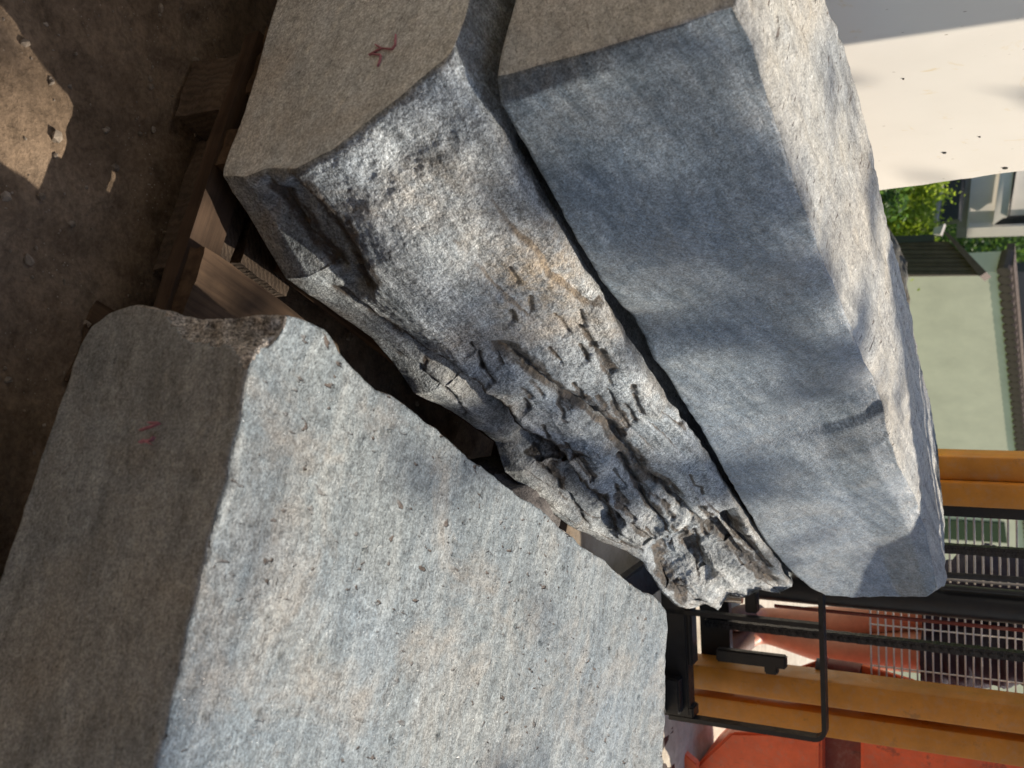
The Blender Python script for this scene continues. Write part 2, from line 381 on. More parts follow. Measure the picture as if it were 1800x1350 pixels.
M['panel'] = panel_mat()

# ------------------------------------------------------------------ ground: one sheet to the horizon
def ground_z(x, y):
    drop = smooth01((y - 6.2) / 6.0) * 2.6
    rise = smooth01((y - 22) / 120) * 26.0
    return -drop + rise * (y > 22)
def seg(a, b, n): return list(np.linspace(a, b, n, endpoint=False))
gx = np.array(seg(-300, -40, 10) + seg(-40, -4, 18) + seg(-4, -1.2, 14) + seg(-1.2, 1.4, 230) + seg(1.4, 5, 18) + seg(5, 40, 18) + seg(40, 301, 11))
gy = np.array(seg(-60, -3, 10) + seg(-3, .3, 14) + seg(.3, 2.3, 180) + seg(2.3, 7, 60) + seg(7, 25, 40) + seg(25, 400, 30))
GX, GY = np.meshgrid(gx, gy); P = np.stack([GX.ravel(), GY.ravel(), np.zeros(GX.size)], 1)
zz = ground_z(P[:, 0], P[:, 1])
near = np.exp(-np.maximum(0, np.hypot(P[:, 0], P[:, 1] - 1.2) - 2.5))
zz = zz + near * (.012 * fbm(P, 4, 4, 3) + .008 * fbm(P, 24, 4, 9) - .008 * np.abs(fbm(P, 14, 3, 21)))
zz = zz - near * .004
P[:, 2] = zz
nx, ny = len(gx), len(gy); idx = np.arange(nx * ny).reshape(ny, nx)
Fg = np.stack([idx[:-1, :-1], idx[:-1, 1:], idx[1:, 1:], idx[1:, :-1]], -1).reshape(-1, 4)
g = mesh_obj('ground', P, Fg, M['ground'], smooth=True); tag(g, kind='structure')

rs = np.random.RandomState(8); bmg = bmesh.new(); bmesh.ops.create_icosphere(bmg, subdivisions=1, radius=1); IV = np.array([v.co[:] for v in bmg.verts]); IF = np.array([[v.index for v in f_.verts] for f_ in bmg.faces]); bmg.free()
GV = []; GF = []
for k in range(900):
    x = rs.uniform(-1.0, .1); y = rs.uniform(.5, 1.7); r_ = .0015 + .0055 * rs.rand() ** 4
    j = int(np.argmin(np.abs(gx - x))); i = int(np.argmin(np.abs(gy - y))); z_ = P[i * nx + j, 2]
    GF.append(IF + len(IV) * k); GV.append(IV * (r_ * rs.uniform(.6, 1.3, (1, 3))) * (1 + .3 * rs.uniform(-1, 1, (len(IV), 1))) + [x, y, z_ + r_ * .25])
gv = mesh_obj('gravel', np.concatenate(GV), np.concatenate(GF), plain('stone_grit', (.24, .20, .16), .9, 0, .5, 60, .3)); tag(gv, 'loose grit scattered over the bare earth', 'gravel', kind='stuff')

# ------------------------------------------------------------------ added unseen shed that blocks skylight (behind and above the camera)
osh = empty('sky_blocker', (0, -1.4, 0)); tag(osh, 'unseen timber lean-to with boarded wall and roof, added to block skylight', 'shed')
for i in range(20):
    bm = bmesh.new(); x0 = -4 + i * .40; obox(bm, (0, 0, 0), np.array([1., 0, 0]), np.array([0, 1., 0]), ez, x0, x0 + .385, -1.5 - .01 * (i % 2), -1.47 - .01 * (i % 2), 0, 2.75, .003); bm_obj('blocker_wall', bm, M['palewood'], osh)  # pale wall boards bounce light back onto the stone fronts
    bm = bmesh.new(); box8(bm, [(x0, -1.9, 2.78), (x0 + .395, -1.9, 2.78), (x0 + .395, .05, 2.48), (x0, .05, 2.48), (x0, -1.9, 2.81), (x0 + .395, -1.9, 2.81), (x0 + .395, .05, 2.51), (x0, .05, 2.51)]); bm_obj('blocker_roof', bm, M['darkwood'], osh)
for x0 in (-3.9, 0.9, 3.9):
    bm = bmesh.new(); obox(bm, (x0, -.08, 0), np.array([1., 0, 0]), np.array([0, 1., 0]), ez, -.06, .06, -.06, .06, -.02, 2.47, .004); bm_obj('post', bm, M['darkwood'], osh)

# ------------------------------------------------------------------ stones: six curved patches welded, then weathered
def resample(pts, n):
    pts = np.asarray(pts, float); d = np.r_[0, np.cumsum(np.linalg.norm(np.diff(pts, axis=0), axis=1))]; d /= d[-1]
    t = np.linspace(0, 1, n); return np.stack([np.interp(t, d, pts[:, k]) for k in range(3)], 1)
def coons(c0, c1, d0, d1):
    s = np.linspace(0, 1, len(c0))[:, None, None]; t = np.linspace(0, 1, len(d0))[None, :, None]
    A = (1 - t) * c0[:, None] + t * c1[:, None] + (1 - s) * d0[None] + s * d1[None]
    return A - ((1 - s) * (1 - t) * c0[0] + s * (1 - t) * c0[-1] + (1 - s) * t * c1[0] + s * t * c1[-1])
class Stone:
    """corners named (front/back)(right/left)(low/top); e = dict of edge polylines"""
    def __init__(s, cor, edges, nl, nw, nh):
        E = {}
        def ed(a, b, n):
            if (a, b) in edges: p = edges[(a, b)]
            elif (b, a) in edges: p = edges[(b, a)][::-1]
            else: p = [cor[a], cor[b]]
            p = [np.asarray(q, float) for q in p]; p[0] = np.asarray(cor[a], float); p[-1] = np.asarray(cor[b], float)
            return resample(p, n)
        f = {}
        f['right'] = coons(ed('frl', 'brl', nl), ed('frt', 'brt', nl), ed('frl', 'frt', nh), ed('brl', 'brt', nh))
        f['left'] = coons(ed('fll', 'bll', nl), ed('flt', 'blt', nl), ed('fll', 'flt', nh), ed('bll', 'blt', nh))
        f['top'] = coons(ed('frt', 'brt', nl), ed('flt', 'blt', nl), ed('frt', 'flt', nw), ed('brt', 'blt', nw))
        f['bottom'] = coons(ed('frl', 'brl', nl), ed('fll', 'bll', nl), ed('frl', 'fll', nw), ed('brl', 'bll', nw))
        f['front'] = coons(ed('frl', 'fll', nw), ed('frt', 'flt', nw), ed('frl', 'frt', nh), ed('fll', 'flt', nh))
        f['back'] = coons(ed('brl', 'bll', nw), ed('brt', 'blt', nw), ed('brl', 'brt', nh), ed('bll', 'blt', nh))
        flip = {'right': False, 'left': True, 'top': False, 'bottom': True, 'front': True, 'back': False}
        V = []; key = {}; Q = []; fid = []; s.names = list(f); vf = {}
        allP = []; allQ = []; off = 0
        for k, nm in enumerate(f):
            g_ = f[nm]; a, b = g_.shape[:2]; ii = np.arange(a * b).reshape(a, b) + off
            q = np.stack([ii[:-1, :-1], ii[1:, :-1], ii[1:, 1:], ii[:-1, 1:]], -1).reshape(-1, 4)
            if flip[nm]: q = q[:, ::-1]
            allP.append(g_.reshape(-1, 3)); allQ.append(q); fid.append(np.full(len(q), k)); off += a * b
        P = np.concatenate(allP); Q = np.concatenate(allQ); own = np.repeat(np.arange(6), [len(a) for a in allP])
        kk = np.round(P * 1e5).astype(np.int64)
        _, first, inv = np.unique(kk, axis=0, return_index=True, return_inverse=True); inv = inv.ravel()
        s.V = P[first]; s.Q = inv[Q]; s.fid = np.concatenate(fid)
        n = len(s.V); s.W = np.zeros((n, 6)); s.W[inv, own] = 1; s.edge = s.W.sum(1) > 1.5
        s.W /= s.W.sum(1, keepdims=True)
        good = (s.Q[:, 0] != s.Q[:, 1]) & (s.Q[:, 1] != s.Q[:, 2]) & (s.Q[:, 2] != s.Q[:, 3]) & (s.Q[:, 3] != s.Q[:, 0])
        s.Q = s.Q[good]; s.fid = s.fid[good]
        s.E = np.unique(np.sort(np.concatenate([s.Q[:, [0, 1]], s.Q[:, [1, 2]], s.Q[:, [2, 3]], s.Q[:, [3, 0]]]), axis=1), axis=0)
        s.base = s.V.copy()
    def normals(s):
        a = s.V[s.Q]; fn = np.cross(a[:, 2] - a[:, 0], a[:, 3] - a[:, 1]); n = np.zeros_like(s.V)
        for k in range(4): np.add.at(n, s.Q[:, k], fn)
        return n / (np.linalg.norm(n, axis=1, keepdims=True) + 1e-12)
    def relax(s, mask, it, lam=.5):
        for _ in range(it):
            acc = np.zeros_like(s.V); cnt = np.zeros(len(s.V))
            np.add.at(acc, s.E[:, 0], s.V[s.E[:, 1]]); np.add.at(acc, s.E[:, 1], s.V[s.E[:, 0]])
            np.add.at(cnt, s.E[:, 0], 1); np.add.at(cnt, s.E[:, 1], 1)
            avg = acc / np.maximum(cnt, 1)[:, None]
            s.V = s.V + (mask * lam)[:, None] * (avg - s.V)
    def grow(s, m, it):
        m = m.astype(float)
        for _ in range(it):
            r = m.copy(); np.maximum.at(r, s.E[:, 0], m[s.E[:, 1]] * .75); np.maximum.at(r, s.E[:, 1], m[s.E[:, 0]] * .75); m = r
        return m
    def w(s, nm): return s.W[:, s.names.index(nm)]
    def build(s, name, mats, fmat, parent, attrs=None, smooth=True):
        o = mesh_obj(name, s.V, s.Q, None, parent, smooth, mats, fmat)
        for k, v in (attrs or {}).items():
            a = o.data.attributes.new(k, 'FLOAT', 'POINT'); a.data.foreach_set('value', np.asarray(v, np.float32))
        return o
def frame_coords(V):
    q = V - O0; return np.stack([q @ e1, q @ e2, q[:, 2]], 1)
def seg_dist(X, Y, poly):
    """signed distance in photo-pixel layout of the face to a polyline, and how far along it"""
    poly = np.asarray(poly, float); best = np.full(len(X), 1e9); sg = np.zeros(len(X)); al = np.zeros(len(X)); tot = 0
    lens = np.linalg.norm(np.diff(poly, axis=0), axis=1); T = lens.sum()
    for (a, b), ln in zip(zip(poly, poly[1:]), lens):
        d = (b - a) / ln; rx = X - a[0]; ry = Y - a[1]
        t = np.clip(rx * d[0] + ry * d[1], 0, ln); dx = rx - d[0] * t; dy = ry - d[1] * t; dd = np.hypot(dx, dy)
        m = dd < best; best[m] = dd[m]; sg[m] = np.sign(d[0] * dy - d[1] * dx)[m]; al[m] = ((tot + t) / T)[m]; tot += ln
    return best, sg, al

# ---- stone on the right (broad top, chipped corner)
zt = .39
pA = lambda X, Y: Zp(X, Y, zt); pa = lambda X, Y: Zp(X, Y, .146)
corA = dict(flt=pA(462, 538), frt=L(.86, -.075, zt + .004), blt=pA(1172, 1078), brt=L(.86, 1.30, zt),
            fll=pa(140, 605), frl=L(.87, -.105, .146), bll=L(.40, 1.10, .146), brl=L(.86, 1.28, .146))
nA = np.cross(corA['frl'] - corA['fll'], corA['flt'] - corA['fll'])
edA = {('flt', 'blt'): [corA['flt']] + [pA(*q) for q in ((530, 556), (580, 590), (598, 622), (620, 648), (660, 686), (700, 702), (740, 732), (770, 752), (800, 782), (840, 812), (870, 838), (910, 868), (950, 893), (985, 928), (1020, 958), (1060, 982), (1100, 1020), (1130, 1040), (1160, 1056))] + [corA['blt']],
       ('flt', 'frt'): [corA['flt']] + [pA(*q) for q in ((437, 640), (432, 680), (424, 740), (404, 790), (399, 840), (383, 880), (372, 930), (356, 1000), (344, 1055), (330, 1100), (316, 1170), (303, 1230), (290, 1290), (275, 1350))] + [corA['frt']],
       ('fll', 'flt'): [corA['fll']] + [PLp(*q, corA['fll'], nA) for q in ((158, 572), (195, 549), (245, 540), (300, 545), (345, 552), (400, 545))] + [corA['flt']],
       ('blt', 'brt'): [corA['blt']] + [pA(*q) for q in ((1172, 1110), (1168, 1180), (1170, 1250), (1167, 1350))] + [corA['brt']]}
A = Stone(corA, edA, 330, 150, 66)
n = A.normals(); fc = frame_coords(A.V)
A.relax(A.grow(A.edge, 2), 3, .45)
top = A.w('top'); fr = A.w('front')
d = top * (.0045 * fbm(fc * [1.6, 1, 1], 6, 4, 5) + .0022 * fbm(fc, 38, 3, 6) + .0016 * fbm(fc, 95, 2, 8))
pit = np.clip(fbm(fc * [1, 2.2, 1], 60, 2, 31) - .48, 0, 1)
d -= top * pit * .02
d += fr * (.0012 * fbm(fc, 9, 3, 15) + .0006 * fbm(fc, 60, 2, 16))
d += (1 - top - fr) * (.012 * fbm(fc, 9, 5, 25))
d += A.grow(A.edge, 2) * .0035 * fbm(fc, 34, 3, 44)
A.V = A.V + n * d[:, None]
# broken-off corner
p1 = pA(433, 642); p2 = pA(500, 556); p3 = PLp(338, 556, corA['fll'], nA)
nc = np.cross(p2 - p1, p3 - p1); nc /= np.linalg.norm(nc)
if nc @ (corA['flt'] - p1) < 0: nc = -nc
fcA = frame_coords(A.V)
dist = (A.V - p1) @ nc + .022 * fbm(fcA, 17, 4, 51) + .010 * fbm(fcA, 50, 3, 52) + .009
chipm = dist > 0
A.V = A.V - nc * np.maximum(dist, 0)[:, None] * .96
chipf = chipm[A.Q].sum(1) >= 3
fm = np.array([{'top': 0, 'front': 1}.get(nm, 2) for nm in A.names])[A.fid]; fm[chipf] = 2
stA = empty('stone_block', L(.6, .55, .146))
tag(stA, 'wide grey quartzite block with pitted sunlit top and chipped corner, lowest and nearest', 'stone block', 'quartzite blocks on the pallet')
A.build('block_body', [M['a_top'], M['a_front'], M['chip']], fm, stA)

# ---- lower stone of the stack, with the split face
frontP = L(.107, 0.0, .146); frn = e2 + .12 * ez
BR = [(392, 310), (430, 313), (475, 298), (525, 300), (590, 265), (620, 240), (700, 178), (760, 125), (785, 105), (797, 84)]
frc = [PLp(X, Y, frontP, frn) for X, Y in BR]
LRp = [(395, 310, .146), (430, 370, .15), (470, 440, .16), (500, 490, .17), (560, 530, .178), (590, 552, .18), (650, 592, .185), (690, 640, .19), (725, 690, .197), (742, 698, .2), (787, 722, .202), (825, 745, .205), (868, 776, .207), (885, 830, .21), (920, 860, .22), (950, 888, .225), (1000, 925, .24), (1060, 955, .265), (1100, 968, .29), (1130, 988, .30), (1160, 1040, .32), (1190, 1068, .33), (1212, 1072, .335)]
URp = [(797, 84, .47), (835, 150, .485), (865, 208, .49), (900, 270, .49), (945, 345, .492), (990, 420, .496), (1035, 488, .5), (1065, 538, .5), (1098, 600, .5), (1138, 668, .5), (1172, 712, .5), (1203, 742, .5), (1243, 797, .5), (1288, 882, .5), (1338, 966, .506), (1393, 1031, .51)]
lr = [Zp(*q) for q in LRp]; ur = [Zp(*q) for q in URp]
lr[0] = frc[0]; ur[0] = frc[-1]
corB = dict(frl=lr[0], frt=ur[0], brl=lr[-1], brt=ur[-1], fll=L(-.42, 0, .146), flt=L(-.42, -.01, .45), bll=L(-.35, 1.45, .16), blt=L(-.3, 1.5, .5))
edB = {('frl', 'brl'): lr, ('frt', 'brt'): ur, ('frl', 'frt'): frc,
       ('frt', 'flt'): [ur[0], PLp(818, 30, frontP, frn), PLp(835, -60, frontP, frn), corB['flt']],
       ('brl', 'brt'): [Zp(*q) for q in ((1212, 1072, .335), (1240, 1064, .36), (1262, 1074, .375), (1285, 1050, .405), (1310, 1052, .43), (1338, 1040, .46), (1368, 1046, .485), (1393, 1031, .51))]}
B = Stone(corB, edB, 760, 60, 190)
n = B.normals(); X, Y = proj(B.V); fc = frame_coords(B.V)
rg = B.w('right'); tp = B.w('top'); fr = B.w('front'); oth = 1 - rg - fr
along = fc * [1.0, .30, 1.0]
warp = along + .05 * np.stack([fbm(fc, 5, 3, 71), fbm(fc, 5, 3, 72), fbm(fc, 5, 3, 73)], 1)
rdg = lambda P_, sc_, o_, sd_: 1 - 2 * np.abs(fbm(P_, sc_, o_, sd_))
d = rg * (.014 * fbm(warp, 5, 3, 61) + .004 * fbm(warp, 17, 3, 62) + .0016 * rdg(warp * [1, 1.2, 1], 30, 3, 63) + .0010 * fbm(fc, 60, 3, 65) + .0009 * fbm(fc, 130, 2, 64) + .0012 * rdg(warp * [1, 1.4, 1], 95, 3, 67) + .0009 * fbm(fc, 290, 2, 68))
far = smooth01((X - 700) / 330)
# thin plates split along the length: a sawtooth across the face, bent and broken up by noise
lrE = np.interp(fc[:, 1], [0, .13, .31, .45, .72, .95, 1.18, 1.41], [.146, .17, .185, .2, .21, .24, .3, .335])
tv = np.clip((fc[:, 2] - lrE) / (.495 - lrE), 0, 1)
def plates(K, a1, sd_, lam):
    ph = tv * K + fc[:, 1] * lam + a1 * fbm(fc * [1, .28, 1], 4, 3, sd_) + .14 * fbm(fc * [1, .4, 1], 34, 3, sd_ + 1)
    fr_ = ph - np.floor(ph); lay = hsh(np.floor(ph).astype(np.int64), np.floor(fc[:, 1] * 3.5 + 2 * fbm(fc, 3, 2, sd_ + 2)).astype(np.int64), np.zeros(len(ph), np.int64), sd_)
    cliff = smooth01((fr_ - .80) / .20)
    return (fr_ * .35 - cliff * .35) * 1.0, cliff * (1 - smooth01((fr_ - .97) / .03)), lay
h1, c1_, l1 = plates(4.2, 1.3, 301, -1.4); h2, c2_, l2 = plates(9.5, 1.6, 311, -2.2)
m1 = smooth01((fbm(fc * [1, .3, 1], 5, 3, 321) + .25) / .3); m2 = smooth01((fbm(fc * [1, .3, 1], 8, 3, 322) + .05) / .25)
d += rg * (h1 * (.009 + .026 * far) * m1 * (.4 + .9 * l1) + h2 * (.003 + .018 * far) * m2 * (.3 + 1.0 * l2))
plate_stain = rg * np.clip(c1_ * m1 * (l1 > .35) * (.15 + .75 * far) + c2_ * m2 * (l2 > .55) * (.05 + .6 * far), 0, 1)
stain_shade = np.zeros(len(X)); tan = np.zeros(len(X))
XW = X + 6 * fbm(fc, 45, 3, 81) + 8 * fbm(fc, 14, 2, 83); YW = Y + 6 * fbm(fc, 45, 3, 82) + 8 * fbm(fc, 14, 2, 84)
def feature(poly, depth, width, step=0.0, reach=60, st=0.0, stw=None, side=1):
    depth *= 1.7; step *= 1.5
    """a split line across the face: a groove and / or a ledge dropping on one side"""
    global d, stain_shade
    dd, sg, al = seg_dist(XW, YW, poly)
    endw = smooth01(al / .12) * smooth01((1 - al) / .12)
    d -= rg * depth * np.exp(-(dd / width) ** 2) * endw
    if step:
        sd = dd * sg * side
        d -= rg * step * smooth01(sd / 5 + .5) * np.exp(-np.maximum(sd, 0) / reach) * endw
    if st:
        sw = stw or width * 1.6
        off = dd if not step else np.abs(dd * sg * side - sw * .12)
        stain_shade = np.maximum(stain_shade, rg * st * np.exp(-(off / sw) ** 2) * endw)
feature([(520, 296), (560, 345), (600, 400), (640, 462), (664, 525)], .003, 6, .015, 120, .85, 24, 1)  # this band and the next: brown stain plus painted shade of a recessed facet
feature([(470, 300), (520, 380), (570, 450), (610, 500)], .002, 6, .007, 60, .7, 16, 1)
feature([(545, 500), (640, 545), (740, 612), (800, 652), (860, 706), (920, 760), (1000, 802), (1065, 826)], .004, 6, .022, 50, .8, 12, 1)
feature([(850, 588), (900, 615), (960, 668), (1040, 720), (1090, 770), (1130, 830), (1160, 850), (1195, 895)], .004, 8, .012, 40, 1.0, 18, 1)
feature([(905, 755), (960, 800), (1010, 862), (1060, 902), (1092, 950)], .006, 6, .020, 40, .85, 11, 1)
feature([(985, 830), (1020, 862), (1060, 880), (1105, 935)], .004, 5, .014, 30, .8, 9, 1)
feature([(935, 820), (970, 860), (1010, 900), (1040, 940)], .004, 5, .012, 30, .4, 8, 1)
feature([(1085, 800), (1120, 850), (1150, 900), (1180, 930)], .005, 6, .012, 30, .75, 12, 1)
feature([(1150, 850), (1190, 885), (1215, 910)], .005, 5, .008, 25, .6, 10, 1)
feature([(780, 640), (850, 700), (890, 740), (950, 815)], .003, 5, .012, 35, .3, 8, 1)
feature([(660, 590), (720, 640), (770, 690), (830, 745)], .003, 5, .014, 30, .35, 10, 1)
feature([(1180, 860), (1215, 905), (1240, 935)], .005, 5, .008, 22, .5, 8, 1)
feature([(1050, 612), (1065, 635), (1082, 662)], .004, 8, 0, 20, .8, 14, 1)
feature([(838, 610), (845, 632), (850, 655)], .006, 4, 0, 20, .5, 5, 1)
feature([(1175, 690), (1205, 740)], .004, 5, .006, 25, .2, 8, 1)
rsB = np.random.RandomState(12)
LRx = resample([(a_, b_, 0) for a_, b_, _ in LRp], 200); URx = resample([(a_, b_, 0) for a_, b_, _ in URp], 200)
for k in range(64):
    i = int(np.clip(60 + rsB.beta(1.8, 1.2) * 130, 60, 186)); t_ = rsB.uniform(.08, .92); p0 = LRx[i] * (1 - t_) + URx[i] * t_
    j = min(i + 6, 199); tg = (LRx[j] * (1 - t_) + URx[j] * t_) - p0; an = math.atan2(tg[1], tg[0]) + rsB.normal(.12, .12); ln = rsB.uniform(18, 75) * (.5 + .5 * i / 200)
    pts_ = [p0[:2] + np.array([math.cos(an + w_), math.sin(an + w_)]) * ln * q_ for q_, w_ in ((-.5, 0), (0, rsB.normal(0, .15)), (.5, 0))]
    feature(pts_, .0011, rsB.uniform(3, 5), rsB.uniform(.001, .0035), 22, rsB.uniform(.6, 1.0), rsB.uniform(3, 8), 1)
# the broken far end: a ledge, then darker weathered bands running down
feature([(1125, 965), (1180, 948), (1235, 928), (1290, 886)], .004, 7, .034, 120, 0, None, 1)
for poly, s_ in (([(1158, 985), (1185, 1025), (1210, 1068)], .95), ([(1255, 935), (1300, 975), (1340, 1010), (1385, 1035)], .95), ([(1285, 915), (1325, 960), (1365, 1005)], .9),
                 ([(1150, 960), (1172, 1000), (1192, 1045)], .5), ([(1215, 965), (1240, 1000), (1262, 1030)], .35)):
    feature(poly, .006, 9, .006, 20, s_, 14, 1)
stain_shade = np.maximum(stain_shade, plate_stain)
stain_shade = smooth01((stain_shade + .32 * fbm(fc * [1, .45, 1], 70, 4, 98) - .30) / .22) * np.where(rg > .5, .95, stain_shade)
# warm iron staining in the middle of the face
bx = np.exp(-(((X - 945) / 90) ** 2 + ((Y - 490) / 90) ** 2)); tan = rg * np.clip(bx * 1.1 + .35 * np.exp(-(((X - 760) / 120) ** 2 + ((Y - 330) / 70) ** 2)), 0, 1) * .75
urE = np.interp(fc[:, 1], [-.03, .05, .18, .34, .49, .69, 1.09, 1.53], [0, .04, .06, .093, .116, .137, .167, .22])
hol = smooth01((urE - fc[:, 0] - .012) / .02) * smooth01((fc[:, 1] - .06) / .12)
d += tp * (.006 * fbm(fc, 12, 4, 91) - .035 * hol * (1 - smooth01((urE - fc[:, 0] - .10) / .03)) + .02 * smooth01((urE - fc[:, 0] - .12) / .05)) + fr * (.0012 * fbm(fc, 9, 3, 92) + .0006 * fbm(fc, 60, 2, 93)) + np.maximum(oth - tp, 0) * .012 * fbm(fc, 8, 4, 94)
eg = B.grow(B.edge, 3) * np.where(B.w('bottom') > 0, .4, 1)
d += eg * (1 - fr) * (.005 * fbm(fc, 40, 3, 95))
lowE = B.edge & (rg > 0) & (B.w('bottom') > 0)
damp = (1 - .5 * B.grow(B.edge & (rg > 0), 6)) * (1 - .94 * smooth01(1.15 - tv / .24) * (rg > .5))
B.relax(B.grow(B.edge, 1), 2, .4)
B.V = B.V + n * (d * np.where(rg > .5, damp, 1))[:, None]
rag = np.where(rg > 0, np.exp(-(tv / .05) ** 2), 0) * (fc[:, 1] > .02)
B.V = B.V + (rag * .008 * fbm(fc * [0, 1, 0], 30, 4, 97))[:, None] * (.6 * e1 + .5 * ez)
B.V[:, 2] = np.minimum(B.V[:, 2], .513); low = B.V[:, 2] < .1465; B.V[low, 2] = .1465
fm = np.array([{'front': 1}.get(nm, 0) for nm in B.names])[B.fid]
# brown weathered rind on top, in front of the upper stone
stain_shade = np.maximum(stain_shade, tp * .45)
stB = empty('stone_block', L(-.1, .7, .146))
tag(stB, 'quartzite block with rough split face and dark cracks, middle stone lying under the smooth block', 'stone block', 'quartzite blocks on the pallet')
B.build('block_body', [M['b_riven'], M['b_front']], fm, stB, {'stain_shade': stain_shade, 'tan': tan})

# ---- upper stone of the stack, sawn side
zc0, zc1 = .515, .78
SB = [(876, 134), (882, 182), (900, 216), (926, 258), (950, 302), (975, 352), (1000, 400), (1025, 446), (1050, 490), (1090, 538), (1112, 552), (1132, 590), (1150, 632), (1172, 660), (1190, 692), (1206, 722), (1228, 752), (1250, 790), (1276, 836), (1300, 878), (1326, 920), (1350, 958), (1378, 992), (1402, 1016)]
ST = [(1290, 14), (1302, 40), (1322, 76), (1345, 150), (1375, 235), (1395, 300), (1420, 380), (1450, 455), (1480, 530), (1497, 572), (1512, 606), (1522, 634), (1540, 662), (1550, 700), (1552, 722), (1562, 772), (1580, 822), (1598, 850), (1612, 882), (1630, 930), (1640, 985), (1648, 1034)]
TL = [(1450, 0), (1480, 75), (1505, 150), (1525, 230), (1545, 335), (1560, 400), (1580, 460), (1600, 540), (1615, 620), (1635, 700), (1650, 780), (1658, 880)]
sb = [Zp(X_, Y_, zc0) for X_, Y_ in SB]; stp = [Zp(X_, Y_, zc1) for X_, Y_ in ST]
sb += [Zp(1425, 1034, .53), Zp(1450, 1046, .548)]
tl = [Zp(X_, Y_, zc1 + .006) for X_, Y_ in TL]
tlf = tl[0] - (e2 * .34) * 1.0
corC = dict(frl=sb[0], frt=stp[0], brl=sb[-1], brt=stp[-1], flt=tlf, blt=tl[-1], fll=L(-.33, -.01, zc0 + .003), bll=L(-.2, 1.72, .53))
nC = np.cross(corC['fll'] - corC['frl'], corC['frt'] - corC['frl'])
edC = {('frl', 'brl'): sb, ('frt', 'brt'): stp, ('flt', 'blt'): [tlf] + tl,
       ('frl', 'frt'): [corC['frl']] + [PLp(*q, corC['frl'], nC) for q in ((905, 128), (960, 111), (1040, 90), (1120, 65), (1200, 42), (1250, 24))] + [corC['frt']],
       ('brl', 'brt'): [corC['brl'], Zp(1500, 1051, .60), Zp(1580, 1049, .69), Zp(1630, 1049, .755), corC['brt']],
       ('brt', 'blt'): [corC['brt'], Zp(1660, 1030, .783), Zp(1662, 960, .785), corC['blt']]}
Cc = Stone(corC, edC, 420, 76, 70)
n = Cc.normals(); fc = frame_coords(Cc.V); X, Y = proj(Cc.V)
rg = Cc.w('right'); tp = Cc.w('top'); fr = Cc.w('front'); oth = np.maximum(1 - rg - tp - fr, 0)
al3 = fc * [1, .22, 1]
d = rg * (.0022 * fbm(fc, 3.5, 3, 101) + .0006 * fbm(fc, 50, 3, 102))
d += tp * (.010 * fbm(al3, 9, 4, 103) + .006 * fbm(al3, 26, 4, 104) + .003 * fbm(fc, 50, 3, 105))
d += fr * (.001 * fbm(fc, 12, 3, 106)) + oth * .008 * fbm(fc, 8, 4, 107)
# bites along the upper arris
eT = Cc.grow(Cc.edge & (tp > 0) & (rg > 0), 5)
d -= eT * .008 * np.clip(fbm(fc, 13, 3, 108) + .15, 0, 1)
d += Cc.grow(Cc.edge, 2) * .0025 * fbm(fc, 50, 3, 109)
# a spalled scallop near the far upper arris
dd, sg, al = seg_dist(X, Y, [(1505, 590), (1530, 640), (1548, 690)])
d -= tp * .012 * np.exp(-(dd / 16) ** 2)
Cc.relax(Cc.grow(Cc.edge, 1), 2, .45)
Cc.V = Cc.V + n * d[:, None]
lo = Cc.V[:, 2] < zc0 - .0005; Cc.V[lo, 2] = zc0 - .0005
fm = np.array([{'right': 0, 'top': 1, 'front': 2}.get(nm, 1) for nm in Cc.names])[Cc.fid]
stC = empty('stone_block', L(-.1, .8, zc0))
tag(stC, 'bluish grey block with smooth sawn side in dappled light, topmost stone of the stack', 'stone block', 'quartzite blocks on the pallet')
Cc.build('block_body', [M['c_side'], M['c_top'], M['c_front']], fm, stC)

# ---- pink crayon marks on the sawn fronts
def ribbon(name, strokes, plane_p, plane_n, width, parent, lift=.0035):
    bm = bmesh.new(); nn = np.asarray(plane_n, float); nn /= np.linalg.norm(nn)
    if nn @ (CAM - plane_p) < 0: nn = -nn
    rnd = random.Random(3)
    for st_ in strokes:
        pts = resample([PLp(X_, Y_, plane_p, plane_n) for X_, Y_ in st_], 14)
        prev = None
        for i, p in enumerate(pts):
            t = pts[min(i + 1, 13)] - pts[max(i - 1, 0)]; t /= np.linalg.norm(t); s = np.cross(t, nn); s /= np.linalg.norm(s)
            w_ = width * (.55 + .45 * math.sin(math.pi * (i + .6) / 14.2)) * rnd.uniform(.8, 1.15)
            q = [bm.verts.new(tuple(p + nn * lift + s * w_)), bm.verts.new(tuple(p + nn * (lift + .0006))), bm.verts.new(tuple(p + nn * lift - s * w_)), bm.verts.new(tuple(p - nn * .002))]
            if prev:
                for k in range(4): bm.faces.new((prev[k], prev[(k + 1) % 4], q[(k + 1) % 4], q[k]))
            prev = q
    bmesh.ops.recalc_face_normals(bm, faces=bm.faces[:])
    o = bm_obj(name, bm, M['crayon'], parent); o['label'] = 'pink crayon strokes on the sawn face'
    return o
ribbon('crayon_mark', [[(650, 98), (662, 91), (672, 86), (661, 80)], [(697, 62), (696, 80), (690, 88), (672, 86)], [(665, 118), (669, 108), (671, 98), (655, 96)]], frontP, frn, .0012, stB, .0024)
ribbon('crayon_mark', [[(262, 744), (282, 744)], [(247, 757), (268, 750), (281, 744)], [(246, 779), (254, 774), (262, 779), (268, 782)], [(247, 778), (266, 775), (272, 768)]], corA['fll'], nA, .001, stA, .0024)

